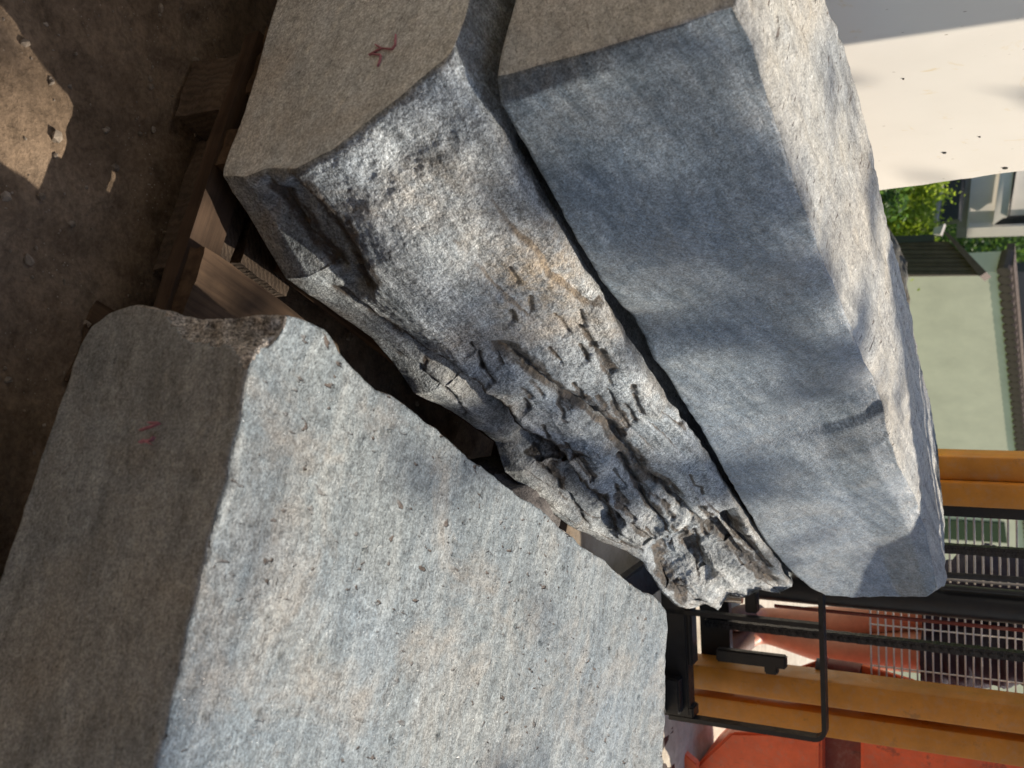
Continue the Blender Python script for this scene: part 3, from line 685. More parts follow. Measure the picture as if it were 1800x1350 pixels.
# ---- loose rock seen down the gap between the stones
def rock(name, c, r, mat, seed, sq=(1, 1, .7)):
    bm = bmesh.new(); bmesh.ops.create_icosphere(bm, subdivisions=5, radius=1)
    V = np.array([v.co[:] for v in bm.verts]); k = 1 + .28 * fbm(V, 1.3, 4, seed) + .10 * np.round(fbm(V, 2.4, 3, seed + 5) * 3) / 3 + .05 * fbm(V, 7, 3, seed + 9)
    V = np.sign(V) * np.abs(V) ** .8 * k[:, None] * np.asarray(r) * sq + np.asarray(c)
    for v, p in zip(bm.verts, V): v.co = p
    return bm_obj(name, bm, mat, None, True)
M['rockfill'] = stone_mat('purple_grey_rock', (.06, .053, .052), (.10, .09, .088), (.16, .145, .14), (.18, .15, .13), (20, 30, 30), (0, 0, 0), .3, bump=1.0, grain=.6)
o = rock('rubble_stone', L(.30, .80, .15), (.085, .22, .085), M['rockfill'], 11, (1, 1, 1)); o.rotation_euler = (0, 0, 0)
tag(o, 'rough purplish stone glimpsed low in the gap between the two lower blocks', 'stone')

# ------------------------------------------------------------------ pallet
pal = empty('pallet', L(.3, .5, 0)); tag(pal, 'worn brown wooden pallet carrying the stone blocks', 'pallet')
FR = -.022        # how far the front ends stand from the stones' front line
def pbox(name, a0, a1, b0, b1, z0, z1, mat, bev=.003, jit=0, seed=0):
    bm = bmesh.new(); nseg = max(2, int((b1 - b0) / .05)); mseg = max(2, int((a1 - a0) / .02))
    obox(bm, O0, e1, e2, ez, a0, a1, b0, b1, z0, z1)
    bmesh.ops.subdivide_edges(bm, edges=bm.edges[:], cuts=10, use_grid_fill=True)
    p = np.array([v.co[:] for v in bm.verts]); q = frame_coords(p)
    k = .0035 * fbm(q * [2, .6, 2], 18, 3, seed) + .0018 * fbm(q, 70, 2, seed + 3)
    p = p + e1 * k[:, None] + e2 * (.006 * fbm(q * [3, .1, 3], 16, 3, seed + 7))[:, None] - ez * np.abs(k)[:, None] * .6
    for v, c_ in zip(bm.verts, p): v.co = c_
    bm2 = bm
    me_o = bm_obj(name, bm2, mat, pal, True); return me_o
def aline(X_, Y_, z): q = Zp(X_, Y_, z) - O0; return float(q @ e1)
a_blk0 = aline(330, 55, 0.05); a_blk1 = aline(328, 138, 0.05)
fb = float((Zp(328, 138, 0.0) - O0) @ e2)
# bottom blocks
for i, a0 in enumerate((a_blk0 - .005, .30, .66)):
    for j, b0 in enumerate((fb, fb + .84, fb + 1.05)):
        pbox('block', a0, a0 + .088, b0, b0 + .125, .004, .0985, M['endgrain'], seed=200 + i * 7 + j)
# boards across, under the deck
for j, b0 in enumerate((fb - .012, fb + .84, fb + 1.05)):
    pbox('cross_board', a_blk0 - .03, .84, b0, b0 + (.055 if j == 0 else .115), .0985, .1205, M['wood_cross'], seed=230 + j)
# deck boards, their ends at the front
for i, (a0, a1) in enumerate(((-.47, -.36), (-.30, -.185), (-.135, -.03), (.035, .085), (.36, .47), (.53, .64), (.70, .81))):
    pbox('deck_board', a0, a1, fb - .004 + .006 * ((i * 37) % 5 - 2) / 2, fb + 1.18, .1207, .1455, M['wood'], seed=250 + i)
pbox('block', .0, .165, fb + .10, fb + .2, .004, .0985, M['endgrain'], seed=281)  # added block, keeps a stray sun streak off the ground
pbox('block', .0, .20, fb + .047, fb + .088, .004, .095, M['endgrain'], seed=282)  # second added block, stops sun slipping through the deck
pbox('deck_board', .203, .31, fb - .006, fb + .27, .1207, .1455, M['wood'], seed=263)
pbox('deck_board', .06, .16, fb + .14, fb + 1.18, .1207, .1455, M['wood'], seed=262)  # board added out of view to stop sun passing under the stone
# skid boards on the ground
for i, a0 in enumerate((.29, .65)):
    pbox('skid_board', a0 - .012, a0 + .1, fb - .02, fb + 1.18, .0, .004, M['wood'], seed=270 + i)

# ------------------------------------------------------------------ cream board standing behind on the left
pe = Dp(1545, 335, 3.2)
paz = R(8); pd = np.array([math.sin(paz), math.cos(paz), 0]); pn = np.array([pd[1], -pd[0], 0])
p_lo = PLp(1545, 335, pe, pn); p_hi = PLp(1800, 300, pe, pn)
brd = empty('coated_board', tuple(pe * [1, 1, 0])); tag(brd, 'big cream coated board standing upright behind the smooth topmost stone', 'board')
ed_dir = (p_hi - p_lo) / (p_hi[2] - p_lo[2])
bm = bmesh.new()
rows = []; zs = np.linspace(.0, 1.9, 60)
for z_ in zs:
    base = p_lo + ed_dir * (z_ - p_lo[2])
    wv = .003 * math.sin(z_ * 40) + .004 * fbm(np.array([[z_, 0, 0]]), 30, 3, 7)[0]
    if abs(z_ - float(Dp(1740, 312, 3.2)[2])) < .03: wv -= .006
    rows.append([base + pd * wv, base - pd * 2.6])
for s_, side in ((0, 1), (1, -1)): pass
th = .024
Vp = []; Fp = []
for i, (a, b_) in enumerate(rows): Vp += [a, b_, b_ - pn * th, a - pn * th]
for i in range(len(rows) - 1):
    for k in range(4): Fp.append((4 * i + k, 4 * i + (k + 1) % 4, 4 * i + 4 + (k + 1) % 4, 4 * i + 4 + k))
Fp += [(3, 2, 1, 0), tuple(4 * (len(rows) - 1) + k for k in range(4))]
bm.free()
mesh_obj('sheet', Vp, Fp, M['panel'], brd)
for X_, Y_, r_ in ((1660, 268, .006), (1767, 295, .008), (1722, 240, .003), (1588, 18 + 120, .0025)):
    p = PLp(X_, Y_, pe, pn); bm = bmesh.new()
    tube(bm, [p - pn * .004, p + pn * .0025], [r_, r_ * .8], 12)
    bm_obj('screw', bm, M['screw'], brd)

# ------------------------------------------------------------------ forklift mast and machine
yaw = R(7); mr = np.array([math.cos(yaw), math.sin(yaw), 0]); mb = np.array([-math.sin(yaw), math.cos(yaw), 0])
M0 = np.array([.55, 2.98, 0.])
def mp(X_, Y_, dback=0.0):                     # photo point on the mast plane, pushed back by dback -> local (right, z)
    p = PLp(X_, Y_, M0 + mb * dback, mb); q = p - M0; return float(q @ mr), float(p[2])
def ml(r_, b_, z_): return M0 + mr * r_ + mb * b_ + ez * z_
fk = empty('forklift', tuple(M0)); tag(fk, 'ochre and red forklift with chains and wire guard behind the stones', 'forklift')
def mbox(name, r0, r1, b0, b1, z0, z1, mat, bev=.002, parent=None):
    bm = bmesh.new(); obox(bm, M0, mr, mb, ez, r0, r1, b0, b1, z0, z1, bev); return bm_obj(name, bm, mat, parent or fk, True)
def channel(name, r0, r1, b0, depth, z0, z1, mat, lip=.012):
    """rolled mast section: flat front flange with rounded corners and a web behind"""
    bm = bmesh.new(); k = .007
    prof = [(r0, depth), (r0, k), (r0 + k * .3, k * .3), (r0 + k, 0), (r1 - k, 0), (r1 - k * .3, k * .3), (r1, k), (r1, depth), (r1 - .012, depth), (r1 - .012, .016), (r0 + .012, .016), (r0 + .012, depth)]
    lo = [bm.verts.new(tuple(ml(a, b0 + b_, z0))) for a, b_ in prof]; hi = [bm.verts.new(tuple(ml(a, b0 + b_, z1))) for a, b_ in prof]
    for i in range(len(prof)): j = (i + 1) % len(prof); bm.faces.new((lo[i], lo[j], hi[j], hi[i]))
    bm.faces.new(lo[::-1]); bm.faces.new(hi); bmesh.ops.recalc_face_normals(bm, faces=bm.faces[:])
    return bm_obj(name, bm, mat, fk, True)
# left column
rA0 = mp(1720, 803, .02)[0]; rA1 = mp(1720, 846, .02)[0]; rB1 = mp(1720, 893, .0)[0]; rB0 = mp(1720, 849, 0)[0]
channel('mast_channel', rA0, rA1, .02, .10, .02, 2.3, M['orange']); channel('mast_channel', rB0, rB1, 0.0, .09, .05, 2.2, M['orange'])
mbox('mast_web', rB1 + .001, mp(1720, 909, .03)[0], .02, .08, .05, 2.2, M['black'])
# right column (mirrored)
rC0 = mp(1560, 1212, 0)[0]; rC1 = mp(1560, 1259, 0)[0]; rD0 = mp(1560, 1270, .02)[0]; rD1 = mp(1560, 1314, .02)[0]
channel('mast_channel', rC0, rC1, 0.0, .09, .05, 2.2, M['orange']); channel('mast_channel', rD0, rD1, .02, .10, .02, 2.3, M['orange'])
# cross ties and centre cylinder
for z_ in (.06, 2.1): mbox('mast_tie', rB0, rC1, .10, .13, z_, z_ + .09, M['black'])
rq0 = mp(1720, 1036, .05)[0]; rq1 = mp(1720, 1096, .05)[0]
bm = bmesh.new(); tube(bm, [ml((rq0 + rq1) / 2, .075, .1), ml((rq0 + rq1) / 2, .075, 1.75)], (rq1 - rq0) / 2 * .95, 28); bm_obj('lift_cylinder', bm, M['black'], fk, True)
bm = bmesh.new(); tube(bm, [ml(rq0 - .004, .03, .75), ml(rq0 - .004, .03, 1.9)], .006, 10); bm_obj('hose_guide', bm, M['black'], fk, True)
bm = bmesh.new(); tube(bm, [ml(rq1 + .006, .05, .3), ml(rq1 + .007, .05, 1.9)], .005, 10); bm_obj('hydraulic_pipe', bm, M['darkred'], fk, True)
# chains: link plates alternate
def link_mesh():
    bm = bmesh.new(); n_ = 10; pr = []
    Lk = .0175; rad = .0125
    for sgn in (1, -1):
        for k in range(n_):
            a = math.pi * k / (n_ - 1) + (0 if sgn > 0 else math.pi); pr.append((rad * math.cos(a), sgn * Lk * .5 + rad * math.sin(a)))
    out = []
    for (x_, z_) in pr:
        kx = 1 - .22 * math.exp(-(z_ / .008) ** 2); out.append((x_ * kx, z_))
    for y0, y1 in ((-.010, -.006), (-.003, .001), (.004, .008)):
        a = [bm.verts.new((x_, y0, z_)) for x_, z_ in out]; b_ = [bm.verts.new((x_, y1, z_)) for x_, z_ in out]
        bm.faces.new(a); bm.faces.new(b_[::-1])
        for i in range(len(out)): j = (i + 1) % len(out); bm.faces.new((a[i], b_[i], b_[j], a[j]))
    for z_ in (-Lk * .5, Lk * .5): tube(bm, [(0, -.0125, z_), (0, .0095, z_)], .0042, 8)
    bmesh.ops.recalc_face_normals(bm, faces=bm.faces[:])
    me = bpy.data.meshes.new('chain_link'); bm.to_mesh(me); bm.free(); me.materials.append(M['chain']); return me
lk = link_mesh()
def chain(r_, b_, z0, z1):
    ch = bpy.data.objects.new('chain', None); link(ch, fk); ch.location = tuple(mr * r_ + mb * b_)
    k = 0; z_ = z0
    while z_ < z1:
        o = bpy.data.objects.new('link', lk); link(o, ch); o.location = (0, 0, z_); o.rotation_euler = (0, 0, yaw); o.scale = (1, 1 if k % 2 else 1.25, 1)
        z_ += .0235; k += 1
chain(mp(1720, 967, .04)[0], .04, .62, 1.95)
chain(mp(1500, 1121, .03)[0], .03, .12, 1.95)
# wire guard: cross wires and uprights
def wire(name, p0, p1, r_):
    bm = bmesh.new(); tube(bm, [p0, p1], r_, 6); return bm_obj(name, bm, M['wire'], fk, True)
wl0 = rB1 + .012; wl1 = rq0 - .012; wr0 = rq1 + .012; wr1 = rC0 + .02
zA = mp(1640, 950, .11)[1]; k = 0
while zA + k * .0203 < 1.06:
    z_ = zA + k * .0203; wire('guard_wire', ml(wl0 - .02, .115, z_), ml(wl1 + .02, .115, z_), .0030); k += 1
zB = mp(1530, 1130, .11)[1]; k = 0
while zB + k * .0203 < 1.06:
    z_ = zB + k * .0203; wire('guard_wire', ml(wr0 - .02, .115, z_), ml(wr1 + .06, .115, z_), .0026); k += 1
for Y_ in (1108, 1182): wire('guard_wire', ml(mp(1620, Y_, .11)[0], .119, zB - .004), ml(mp(1620, Y_, .11)[0], .119, 1.06), .0022)
wire('guard_rim', ml(wl0 - .004, .11, zA - .12), ml(wl0 - .004, .11, 1.06), .005)
wire('guard_rim', ml(wl1 + .01, .11, zA - .12), ml(wl1 + .01, .11, 1.06), .004)
# carriage and load backrest in front of the mast
cb = -.17
def mc(X_, Y_): return mp(X_, Y_, cb)
def flat_bar(name, pts, w_, mat, thick=.012):
    """bent flat bar following points (right, z) on the carriage plane"""
    bm = bmesh.new(); prev = None; pts = [np.array(p) for p in pts]
    for i, p in enumerate(pts):
        t = pts[min(i + 1, len(pts) - 1)] - pts[max(i - 1, 0)]; t = t / np.linalg.norm(t); s = np.array([-t[1], t[0]])
        q = [bm.verts.new(tuple(ml(*(p + s * w_ * a)[:1], cb + b_, (p + s * w_ * a)[1]))) for a, b_ in ((-.5, 0), (.5, 0), (.5, thick), (-.5, thick))]
        if prev:
            for k in range(4): bm.faces.new((prev[k], prev[(k + 1) % 4], q[(k + 1) % 4], q[k]))
        else: bm.faces.new(q)
        prev = q
    bm.faces.new(prev[::-1]); bmesh.ops.recalc_face_normals(bm, faces=bm.faces[:])
    return bm_obj(name, bm, mat, fk, False)
def arc(c, r_, a0, a1, n_=7): return [(c[0] + r_ * math.cos(R(a)), c[1] + r_ * math.sin(R(a))) for a in np.linspace(a0, a1, n_)]
tr = mc(1449, 1300); zt_ = tr[1]; rr_ = mc(1440, 1302)[0]
br_z = mc(1205, 1258)[1]
out = [(rr_, br_z - .05)] + arc((rr_ - .028, zt_ - .028), .028, 0, 90) + [(mc(1449, 900)[0], zt_)]
flat_bar('load_backrest', out, .0125, M['black'], .03)
ri = mc(1430, 1101)[0]
flat_bar('backrest_upright', [(ri, br_z - .05)] + [(ri, zt_ - .02)] + [(ri, zt_)], .012, M['black'], .02)
c0 = mc(1172, 1160); c1 = mc(1217, 1160)
mbox('fork_carriage', mc(1190, 900)[0], mc(1195, 1258)[0], cb, cb + .05, c0[1] - .01, c1[1] - .014, M['black'], .004)
mbox('fork_carriage', mc(1190, 1040)[0], mc(1195, 1170)[0], cb + .004, cb + .05, c1[1] - .015, c1[1], M['black'], .004)
mbox('fork_carriage', mc(1190, 1241)[0], mc(1195, 1262)[0], cb + .002, cb + .05, c0[1] - .04, c1[1] - .004, M['black'], .004)
mbox('carriage_lug', mc(1315, 1045)[0], mc(1315, 1082)[0], cb + .02, cb + .05, mc(1305, 1060)[1], mc(1326, 1060)[1], M['black'], .003)
mbox('carriage_side_plate', mp(1180, 1275, .0)[0], mp(1180, 1400, 0)[0], -.10, .0, .0, mp(1200, 1330, 0)[1] - .03, M['black'], .006)
for s_ in (mc(1180, 1000)[0], mc(1180, 1215)[0]):
    mbox('fork', s_ - .05, s_ + .05, cb - .035, cb - .002, .03, c1[1] - .03, M['black'], .004)
    mbox('fork', s_ - .05, s_ + .05, cb - 1.1, cb - .036, .03, .06, M['black'], .004)
mbox('lever_arm', mp(1290, 1141, -.02)[0], mp(1290, 1163, -.02)[0], -.035, -.01, .15, mp(1383, 1155, -.02)[1], M['black'], .004)
mbox('lever_foot', mp(1360, 1163, -.02)[0] - .002, mp(1370, 1185, -.02)[0], -.034, -.01, mp(1345, 1165, -.02)[1], mp(1368, 1165, -.02)[1], M['black'], .004)
bm = bmesh.new(); pc = ml(mp(1228, 1047, .0)[0], .0, mp(1240, 1050, 0)[1]); pz = mp(1305, 1050, 0)[1]
tube(bm, [pc, pc * [1, 1, 0] + ez * pz], .011, 16); bm_obj('hydraulic_fitting', bm, M['chrome'], fk, True)
# red machine body behind the right column
B1 = .16
def poly_prism(name, pts, b0, b1, mat, bev=.004):
    bm = bmesh.new(); a = [bm.verts.new(tuple(ml(r_, b0, z_))) for r_, z_ in pts]; b_ = [bm.verts.new(tuple(ml(r_, b1, z_))) for r_, z_ in pts]
    bm.faces.new(a); bm.faces.new(b_[::-1])
    for i in range(len(pts)): j = (i + 1) % len(pts); bm.faces.new((a[i], b_[i], b_[j], a[j]))
    bmesh.ops.recalc_face_normals(bm, faces=bm.faces[:])
    if bev: bmesh.ops.bevel(bm, geom=bm.edges[:], offset=bev, segments=2, affect='EDGES', clamp_overlap=True)
    return bm_obj(name, bm, mat, fk, True)
q = lambda X_, Y_: mp(X_, Y_, B1)
poly_prism('machine_body', [q(1248, 1322), q(1285, 1288), q(1444, 1290), q(1444, 1480), q(1225, 1480), q(1222, 1348)], B1, B1 + .24, M['red'], .008)
poly_prism('machine_body', [q(1512, 1290), (q(1512, 1290)[0], 1.15), (q(1512, 1480)[0], 1.15), q(1512, 1480)], B1, B1 + .24, M['red'], .010)
poly_prism('body_recess', [q(1444, 1300), q(1512, 1300), q(1512, 1480), q(1444, 1480)], B1 + .05, B1 + .24, M['darkred'], 0)
poly_prism('front_guard', [q(1203, 1302), q(1236, 1330), q(1230, 1400), q(1200, 1400)], B1 - .06, B1 - .03, M['red'], .003)
q = lambda X_, Y_: mp(X_, Y_, .13)
poly_prism('red_bracket', [q(1514, 1170), q(1514, 1240), q(1760, 1300), q(1690, 1232), q(1600, 1195)], .13, .145, M['red'], .002)
poly_prism('red_bracket', [q(1385, 1184), q(1452, 1160), q(1452, 1230), q(1385, 1225)], .15, .165, M['red'], .002)
bm = bmesh.new(); p = ml(q(1518, 1187)[0], .128, q(1520, 1187)[1]); tube(bm, [p, p - mb * .008], .010, 6); bm_obj('bolt', bm, M['chrome'], fk, True)
bm = bmesh.new(); tube(bm, [ml(q(1484, 1183)[0], .14, q(1455, 1183)[1]), ml(q(1484, 1183)[0] + .004, .14, q(1513, 1183)[1])], .032, 20); bm_obj('pivot_housing', bm, M['darkred'], fk, True)
p = ml(mp(1436, 1171, .1)[0], .1, mp(1436, 1171, .1)[1]); bm = bmesh.new(); tube(bm, [p, p + ez * .016], .023, 24); bm_obj('knob', bm, M['disc'], fk, True)
hz = np.linspace(.2, 1.5, 16); bm = bmesh.new(); rh = mp(1700, 1018, .02)[0]
tube(bm, [ml(rh + .006 * math.sin(z_ * 5), .03, z_) for z_ in hz], .008, 12); bm_obj('hydraulic_hose', bm, M['rubber'], fk, True)
# faint white stencilled characters on the red bracket
rnd = random.Random(5)
for k in range(8):
    r0, z0 = q(1566 + k * 7, 1192 + k * 2.6); bm = bmesh.new()
    for s_ in range(3):
        a = rnd.uniform(0, 3.14); c_ = (r0 + rnd.uniform(-.004, .01), z0 + rnd.uniform(-.003, .003)); dx, dz = .005 * math.cos(a), .005 * math.sin(a)
        obox(bm, ml(c_[0], .1286, c_[1]), mr * math.cos(a) + ez * math.sin(a), mb, -mr * math.sin(a) + ez * math.cos(a), -.005, .005, 0, .0012, -.001, .001)
    bm_obj('lettering', bm, M['text'], fk)

# ------------------------------------------------------------------ person standing behind the mast (shorts, bare legs)
PY = 3.62
def pp(X_, Y_): return Dp(X_, Y_, PY)
per = empty('person', tuple(pp(1230, 1095) * [1, 1, 0])); tag(per, 'person in dark shorts with bare legs standing behind the forklift mast', 'person')
hipz = .98
kR = pp(1480, 1142); aR = pp(1320, 1112); kL = pp(1480, 1096); aL = pp(1330, 1092)
cx = (pp(1800, 1180)[0] + pp(1800, 990)[0]) / 2
J = {'pelvis': (cx, PY, hipz), 'spine': (cx, PY + .01, hipz + .22), 'chest': (cx, PY, hipz + .42), 'neck': (cx, PY - .01, hipz + .56), 'head0': (cx, PY - .03, hipz + .66), 'head1': (cx, PY - .03, hipz + .77),
     'hipR': (cx + .10, PY, hipz - .05), 'kneeR': (kR[0], PY - .02, kR[2]), 'ankR': (aR[0], PY + .03, .09), 'toeR': (aR[0] + .03, PY - .13, .035),
     'hipL': (cx - .09, PY, hipz - .05), 'kneeL': (kL[0], PY + .02, kL[2]), 'ankL': (aL[0], PY + .06, .09), 'toeL': (aL[0] - .02, PY - .10, .035),
     'shR': (cx + .19, PY, hipz + .46), 'elR': (cx + .27, PY - .05, hipz + .20), 'wrR': (cx + .22, PY - .27, hipz + .14), 'haR': (cx + .20, PY - .36, hipz + .13),
     'shL': (cx - .19, PY, hipz + .46), 'elL': (cx - .27, PY - .05, hipz + .20), 'wrL': (cx - .18, PY - .27, hipz + .14), 'haL': (cx - .16, PY - .36, hipz + .13)}
for s_ in 'RL':
    k, a, h_ = (np.array(J[c + s_]) for c in ('knee', 'ank', 'hip'))
    J['calf' + s_] = tuple(a + (k - a) * .68 + np.array([.004, .02, 0])); J['sh_lo' + s_] = tuple(a + (k - a) * .28); J['thigh' + s_] = tuple(k + (h_ - k) * .55)
rad = {'pelvis': .135, 'spine': .125, 'chest': .145, 'neck': .058, 'head0': .075, 'head1': .085, 'hipR': .10, 'hipL': .10, 'thighR': .088, 'thighL': .086, 'kneeR': .062, 'kneeL': .062, 'calfR': .062, 'calfL': .060,
       'sh_loR': .046, 'sh_loL': .045, 'ankR': .043, 'ankL': .043, 'toeR': .034, 'toeL': .034, 'shR': .06, 'shL': .06, 'elR': .044, 'elL': .044, 'wrR': .03, 'wrL': .03, 'haR': .032, 'haL': .032}
chainsE = [('pelvis', 'spine'), ('spine', 'chest'), ('chest', 'neck'), ('neck', 'head0'), ('head0', 'head1')]
for s_ in 'RL':
    chainsE += [('pelvis', 'hip' + s_), ('hip' + s_, 'thigh' + s_), ('thigh' + s_, 'knee' + s_), ('knee' + s_, 'calf' + s_), ('calf' + s_, 'sh_lo' + s_), ('sh_lo' + s_, 'ank' + s_), ('ank' + s_, 'toe' + s_),
                ('chest', 'sh' + s_), ('sh' + s_, 'el' + s_), ('el' + s_, 'wr' + s_), ('wr' + s_, 'ha' + s_)]
# hands: five short fingers each
for s_ in 'RL':
    h_ = np.array(J['ha' + s_]); sg = 1 if s_ == 'R' else -1
    for fi, (dx, ln) in enumerate(((-.030, .055), (-.010, .075), (.010, .08), (.029, .07))):
        J[f'f{fi}a{s_}'] = tuple(h_ + np.array([dx * .95, -.045, .0])); J[f'f{fi}b{s_}'] = tuple(h_ + np.array([dx * 1.05, -.045 - ln * .55, -.012])); J[f'f{fi}c{s_}'] = tuple(h_ + np.array([dx, -.045 - ln * .8, -.04]))
        for c in 'abc': rad[f'f{fi}{c}{s_}'] = .0095 if c != 'c' else .008
        chainsE += [('ha' + s_, f'f{fi}a{s_}'), (f'f{fi}a{s_}', f'f{fi}b{s_}'), (f'f{fi}b{s_}', f'f{fi}c{s_}')]
    J[f'ta{s_}'] = tuple(h_ + np.array([-sg * .04, -.012, -.012])); J[f'tb{s_}'] = tuple(h_ + np.array([-sg * .055, -.045, -.02])); rad[f'ta{s_}'] = .012; rad[f'tb{s_}'] = .009
    chainsE += [('ha' + s_, f'ta{s_}'), (f'ta{s_}', f'tb{s_}')]
names = list(J); me = bpy.data.meshes.new('body'); me.from_pydata([J[k] for k in names], [(names.index(a), names.index(b_)) for a, b_ in chainsE], [])
bo = bpy.data.objects.new('body', me); link(bo); bo.parent = per; bo.matrix_parent_inverse = Matrix.Translation(-per.location)
md = bo.modifiers.new('skin', 'SKIN'); sv = me.skin_vertices[0].data
for i, k in enumerate(names): sv[i].radius = (rad[k] * .9, rad[k] * .9); sv[i].use_root = (k == 'pelvis')
ss = bo.modifiers.new('sub', 'SUBSURF'); ss.levels = 2; ss.render_levels = 2; me.materials.append(M['skin'])
md.use_smooth_shade = True
def loft(name, rings, mat, parent, wr=.006, seed=1, nseg=64):
    """rings: (centre, rx, ry); cloth with folds"""
    V = []; Fc = []; n_ = nseg
    cs = resample([r_[0] for r_ in rings], 40); tt = np.linspace(0, 1, len(rings)); t40 = np.linspace(0, 1, 40)
    rx = np.interp(t40, tt, [r_[1] for r_ in rings]); ry = np.interp(t40, tt, [r_[2] for r_ in rings])
    for i in range(40):
        for k in range(n_):
            a = 2 * math.pi * k / n_; V.append(cs[i] + np.array([math.cos(a) * rx[i], math.sin(a) * ry[i], 0]))
    V = np.array(V); ca = np.repeat(cs, n_, 0); o_ = V - ca; o_ /= np.linalg.norm(o_, axis=1, keepdims=True)
    f = fbm(V * [1, 1, 2.2] + .2 * fbm(V, 7, 2, seed)[:, None], 11, 4, seed + 2); V = V + o_ * (wr * 2.2 * (1 - np.abs(f) * 2.4))[:, None]
    for i in range(39):
        for k in range(n_): Fc.append((i * n_ + k, i * n_ + (k + 1) % n_, (i + 1) * n_ + (k + 1) % n_, (i + 1) * n_ + k))
    return mesh_obj(name, V, Fc, mat, parent, True)
hemR = pp(1628, 1150); hemL = pp(1632, 1060)
sh = []
for nm, hem, hx in (('shorts_leg', hemR, .10), ('shorts_leg', hemL, -.09)):
    loft(nm, [(np.array([hem[0] - (.0 if hx > 0 else -.004), PY - .005, hem[2]]), .108, .125), (np.array([cx + hx * .98, PY, .80]), .112, .13), (np.array([cx + hx * .75, PY, .97]), .115, .14)], M['cloth'], per, .008, 3 if hx > 0 else 9)
loft('shorts_waist', [(np.array([cx, PY, .88]), .19, .15), (np.array([cx, PY, .98]), .185, .15), (np.array([cx, PY, 1.06]), .165, .135)], M['cloth'], per, .006, 4)
loft('shirt', [(np.array([cx, PY, 1.02]), .185, .15), (np.array([cx, PY, 1.2]), .185, .155), (np.array([cx, PY, 1.38]), .22, .16), (np.array([cx, PY, 1.50]), .16, .11)], M['shirt'], per, .007, 6)
for s_, sg in (('R', 1), ('L', -1)):
    a = np.array(J['ank' + s_]); t_ = np.array(J['toe' + s_])
    bm = bmesh.new(); dvec = t_ - a; dvec[2] = 0; dvec /= np.linalg.norm(dvec)
    pts = [a * [1, 1, 0] - dvec * .075 + ez * .05, a * [1, 1, 0] - dvec * .05 + ez * .055, a * [1, 1, 0] + ez * .058, a * [1, 1, 0] + dvec * .09 + ez * .048, a * [1, 1, 0] + dvec * .17 + ez * .04, a * [1, 1, 0] + dvec * .205 + ez * .035]
    tube(bm, pts, [.02, .042, .050, .046, .038, .014], 14)
    bm_obj('shoe', bm, M['shoe'], per, True)
bm = bmesh.new(); bmesh.ops.create_uvsphere(bm, u_segments=20, v_segments=12, radius=.104, matrix=Matrix.Translation(Vector(J['head1']) + Vector((0, .012, .022))))
bm_obj('hair', bm, M['hair'], per, True)

# ------------------------------------------------------------------ houses beyond the yard
HY = 11.0
def hp(X_, Y_, y=HY): return Dp(X_, Y_, y)
def gz(x, y): return float(ground_z(np.array([x]), np.array([y]))[0])
hs = empty('house', (0.0, HY, gz(0, HY))); tag(hs, 'pale sage rendered house wall with scalloped brown tile cap and dark framed windows', 'house')
wtl = hp(1762, 478); wtr = hp(1795, 805); wl = hp(1607, 486)
hd = (wtr - wtl) * [1, 1, 0]; 
# the wall turns slightly so its top edge climbs to the right as in the photo
wa = hp(1610, 484)[0]; wbx = 6.0; ztop = float(wtl[2])
hyaw = R(55); hr = np.array([math.cos(hyaw), math.sin(hyaw), 0]); hb = np.array([-math.sin(hyaw), math.cos(hyaw), 0]); H0 = np.array([wa, HY, 0])
def hl(r_, b_, z_): return H0 + hr * r_ + hb * b_ + ez * z_
def hq(X_, Y_, b_=0.0): p = PLp(X_, Y_, H0 + hb * b_, hb); return float((p - H0) @ hr), float(p[2])
def hbox(name, r0, r1, b0, b1, z0, z1, mat, parent=None, bev=0):
    bm = bmesh.new(); obox(bm, H0, hr, hb, ez, r0, r1, b0, b1, z0, z1, bev); return bm_obj(name, bm, mat, parent or hs)
zt0 = hq(1762, 480)[1]; zt1 = hq(1795, 800)[1]; ztop = zt0
print('wall top', zt0, zt1)
hbox('wall', 0, 14, 0, .25, -3.2, ztop, M['sage'])
# tiles along the cap
pitch = hq(1775, 632.5)[0] - hq(1775, 620)[0]; k = 0; r_ = -.02
tile_bm = bmesh.new(); tube(tile_bm, [(0, -.025, 0), (0, .2, .03)], pitch * .52, 10)
tme = bpy.data.meshes.new('tile'); tile_bm.to_mesh(tme); tile_bm.free(); tme.materials.append(M['tile'])
while r_ < 6.5:
    o = bpy.data.objects.new('tile', tme); link(o, hs); o.location = Vector(tuple(hl(r_, 0, ztop + .015))) - hs.location; o.rotation_euler = (0, 0, hyaw); r_ += pitch
hbox('cap_board', -.05, 14, .02, .30, ztop + .03, ztop + .10, M['tile'])
# dark framed windows set above and behind the cap
wb = .45
hbox('sill_beam', hq(1790, 478, wb)[0], 14, wb, wb + .12, ztop - .1, ztop + .17, M['darkframe'])
wtop = ztop + 1.6
for Ya, Yb in ((478, 503), (563, 575), (600, 612), (715, 722), (790, 800)):
    a = hq(1795, Ya, wb)[0]; b_ = hq(1795, Yb, wb)[0]; hbox('window_bar', a, b_, wb + .01, wb + .10, ztop + .17, wtop, M['darkframe'])
for Ya, Yb in ((503, 563), (575, 600), (612, 715), (722, 790)):
    a = hq(1795, Ya, wb)[0]; b_ = hq(1795, Yb, wb)[0]; hbox('window_pane', a, b_, wb + .05, wb + .07, ztop + .17, wtop, M['pane'])
hbox('rear_wall', hq(1795, 506, wb)[0] + .6, 14, wb + .3, wb + .5, -3.2, wtop + .2, M['sage'])
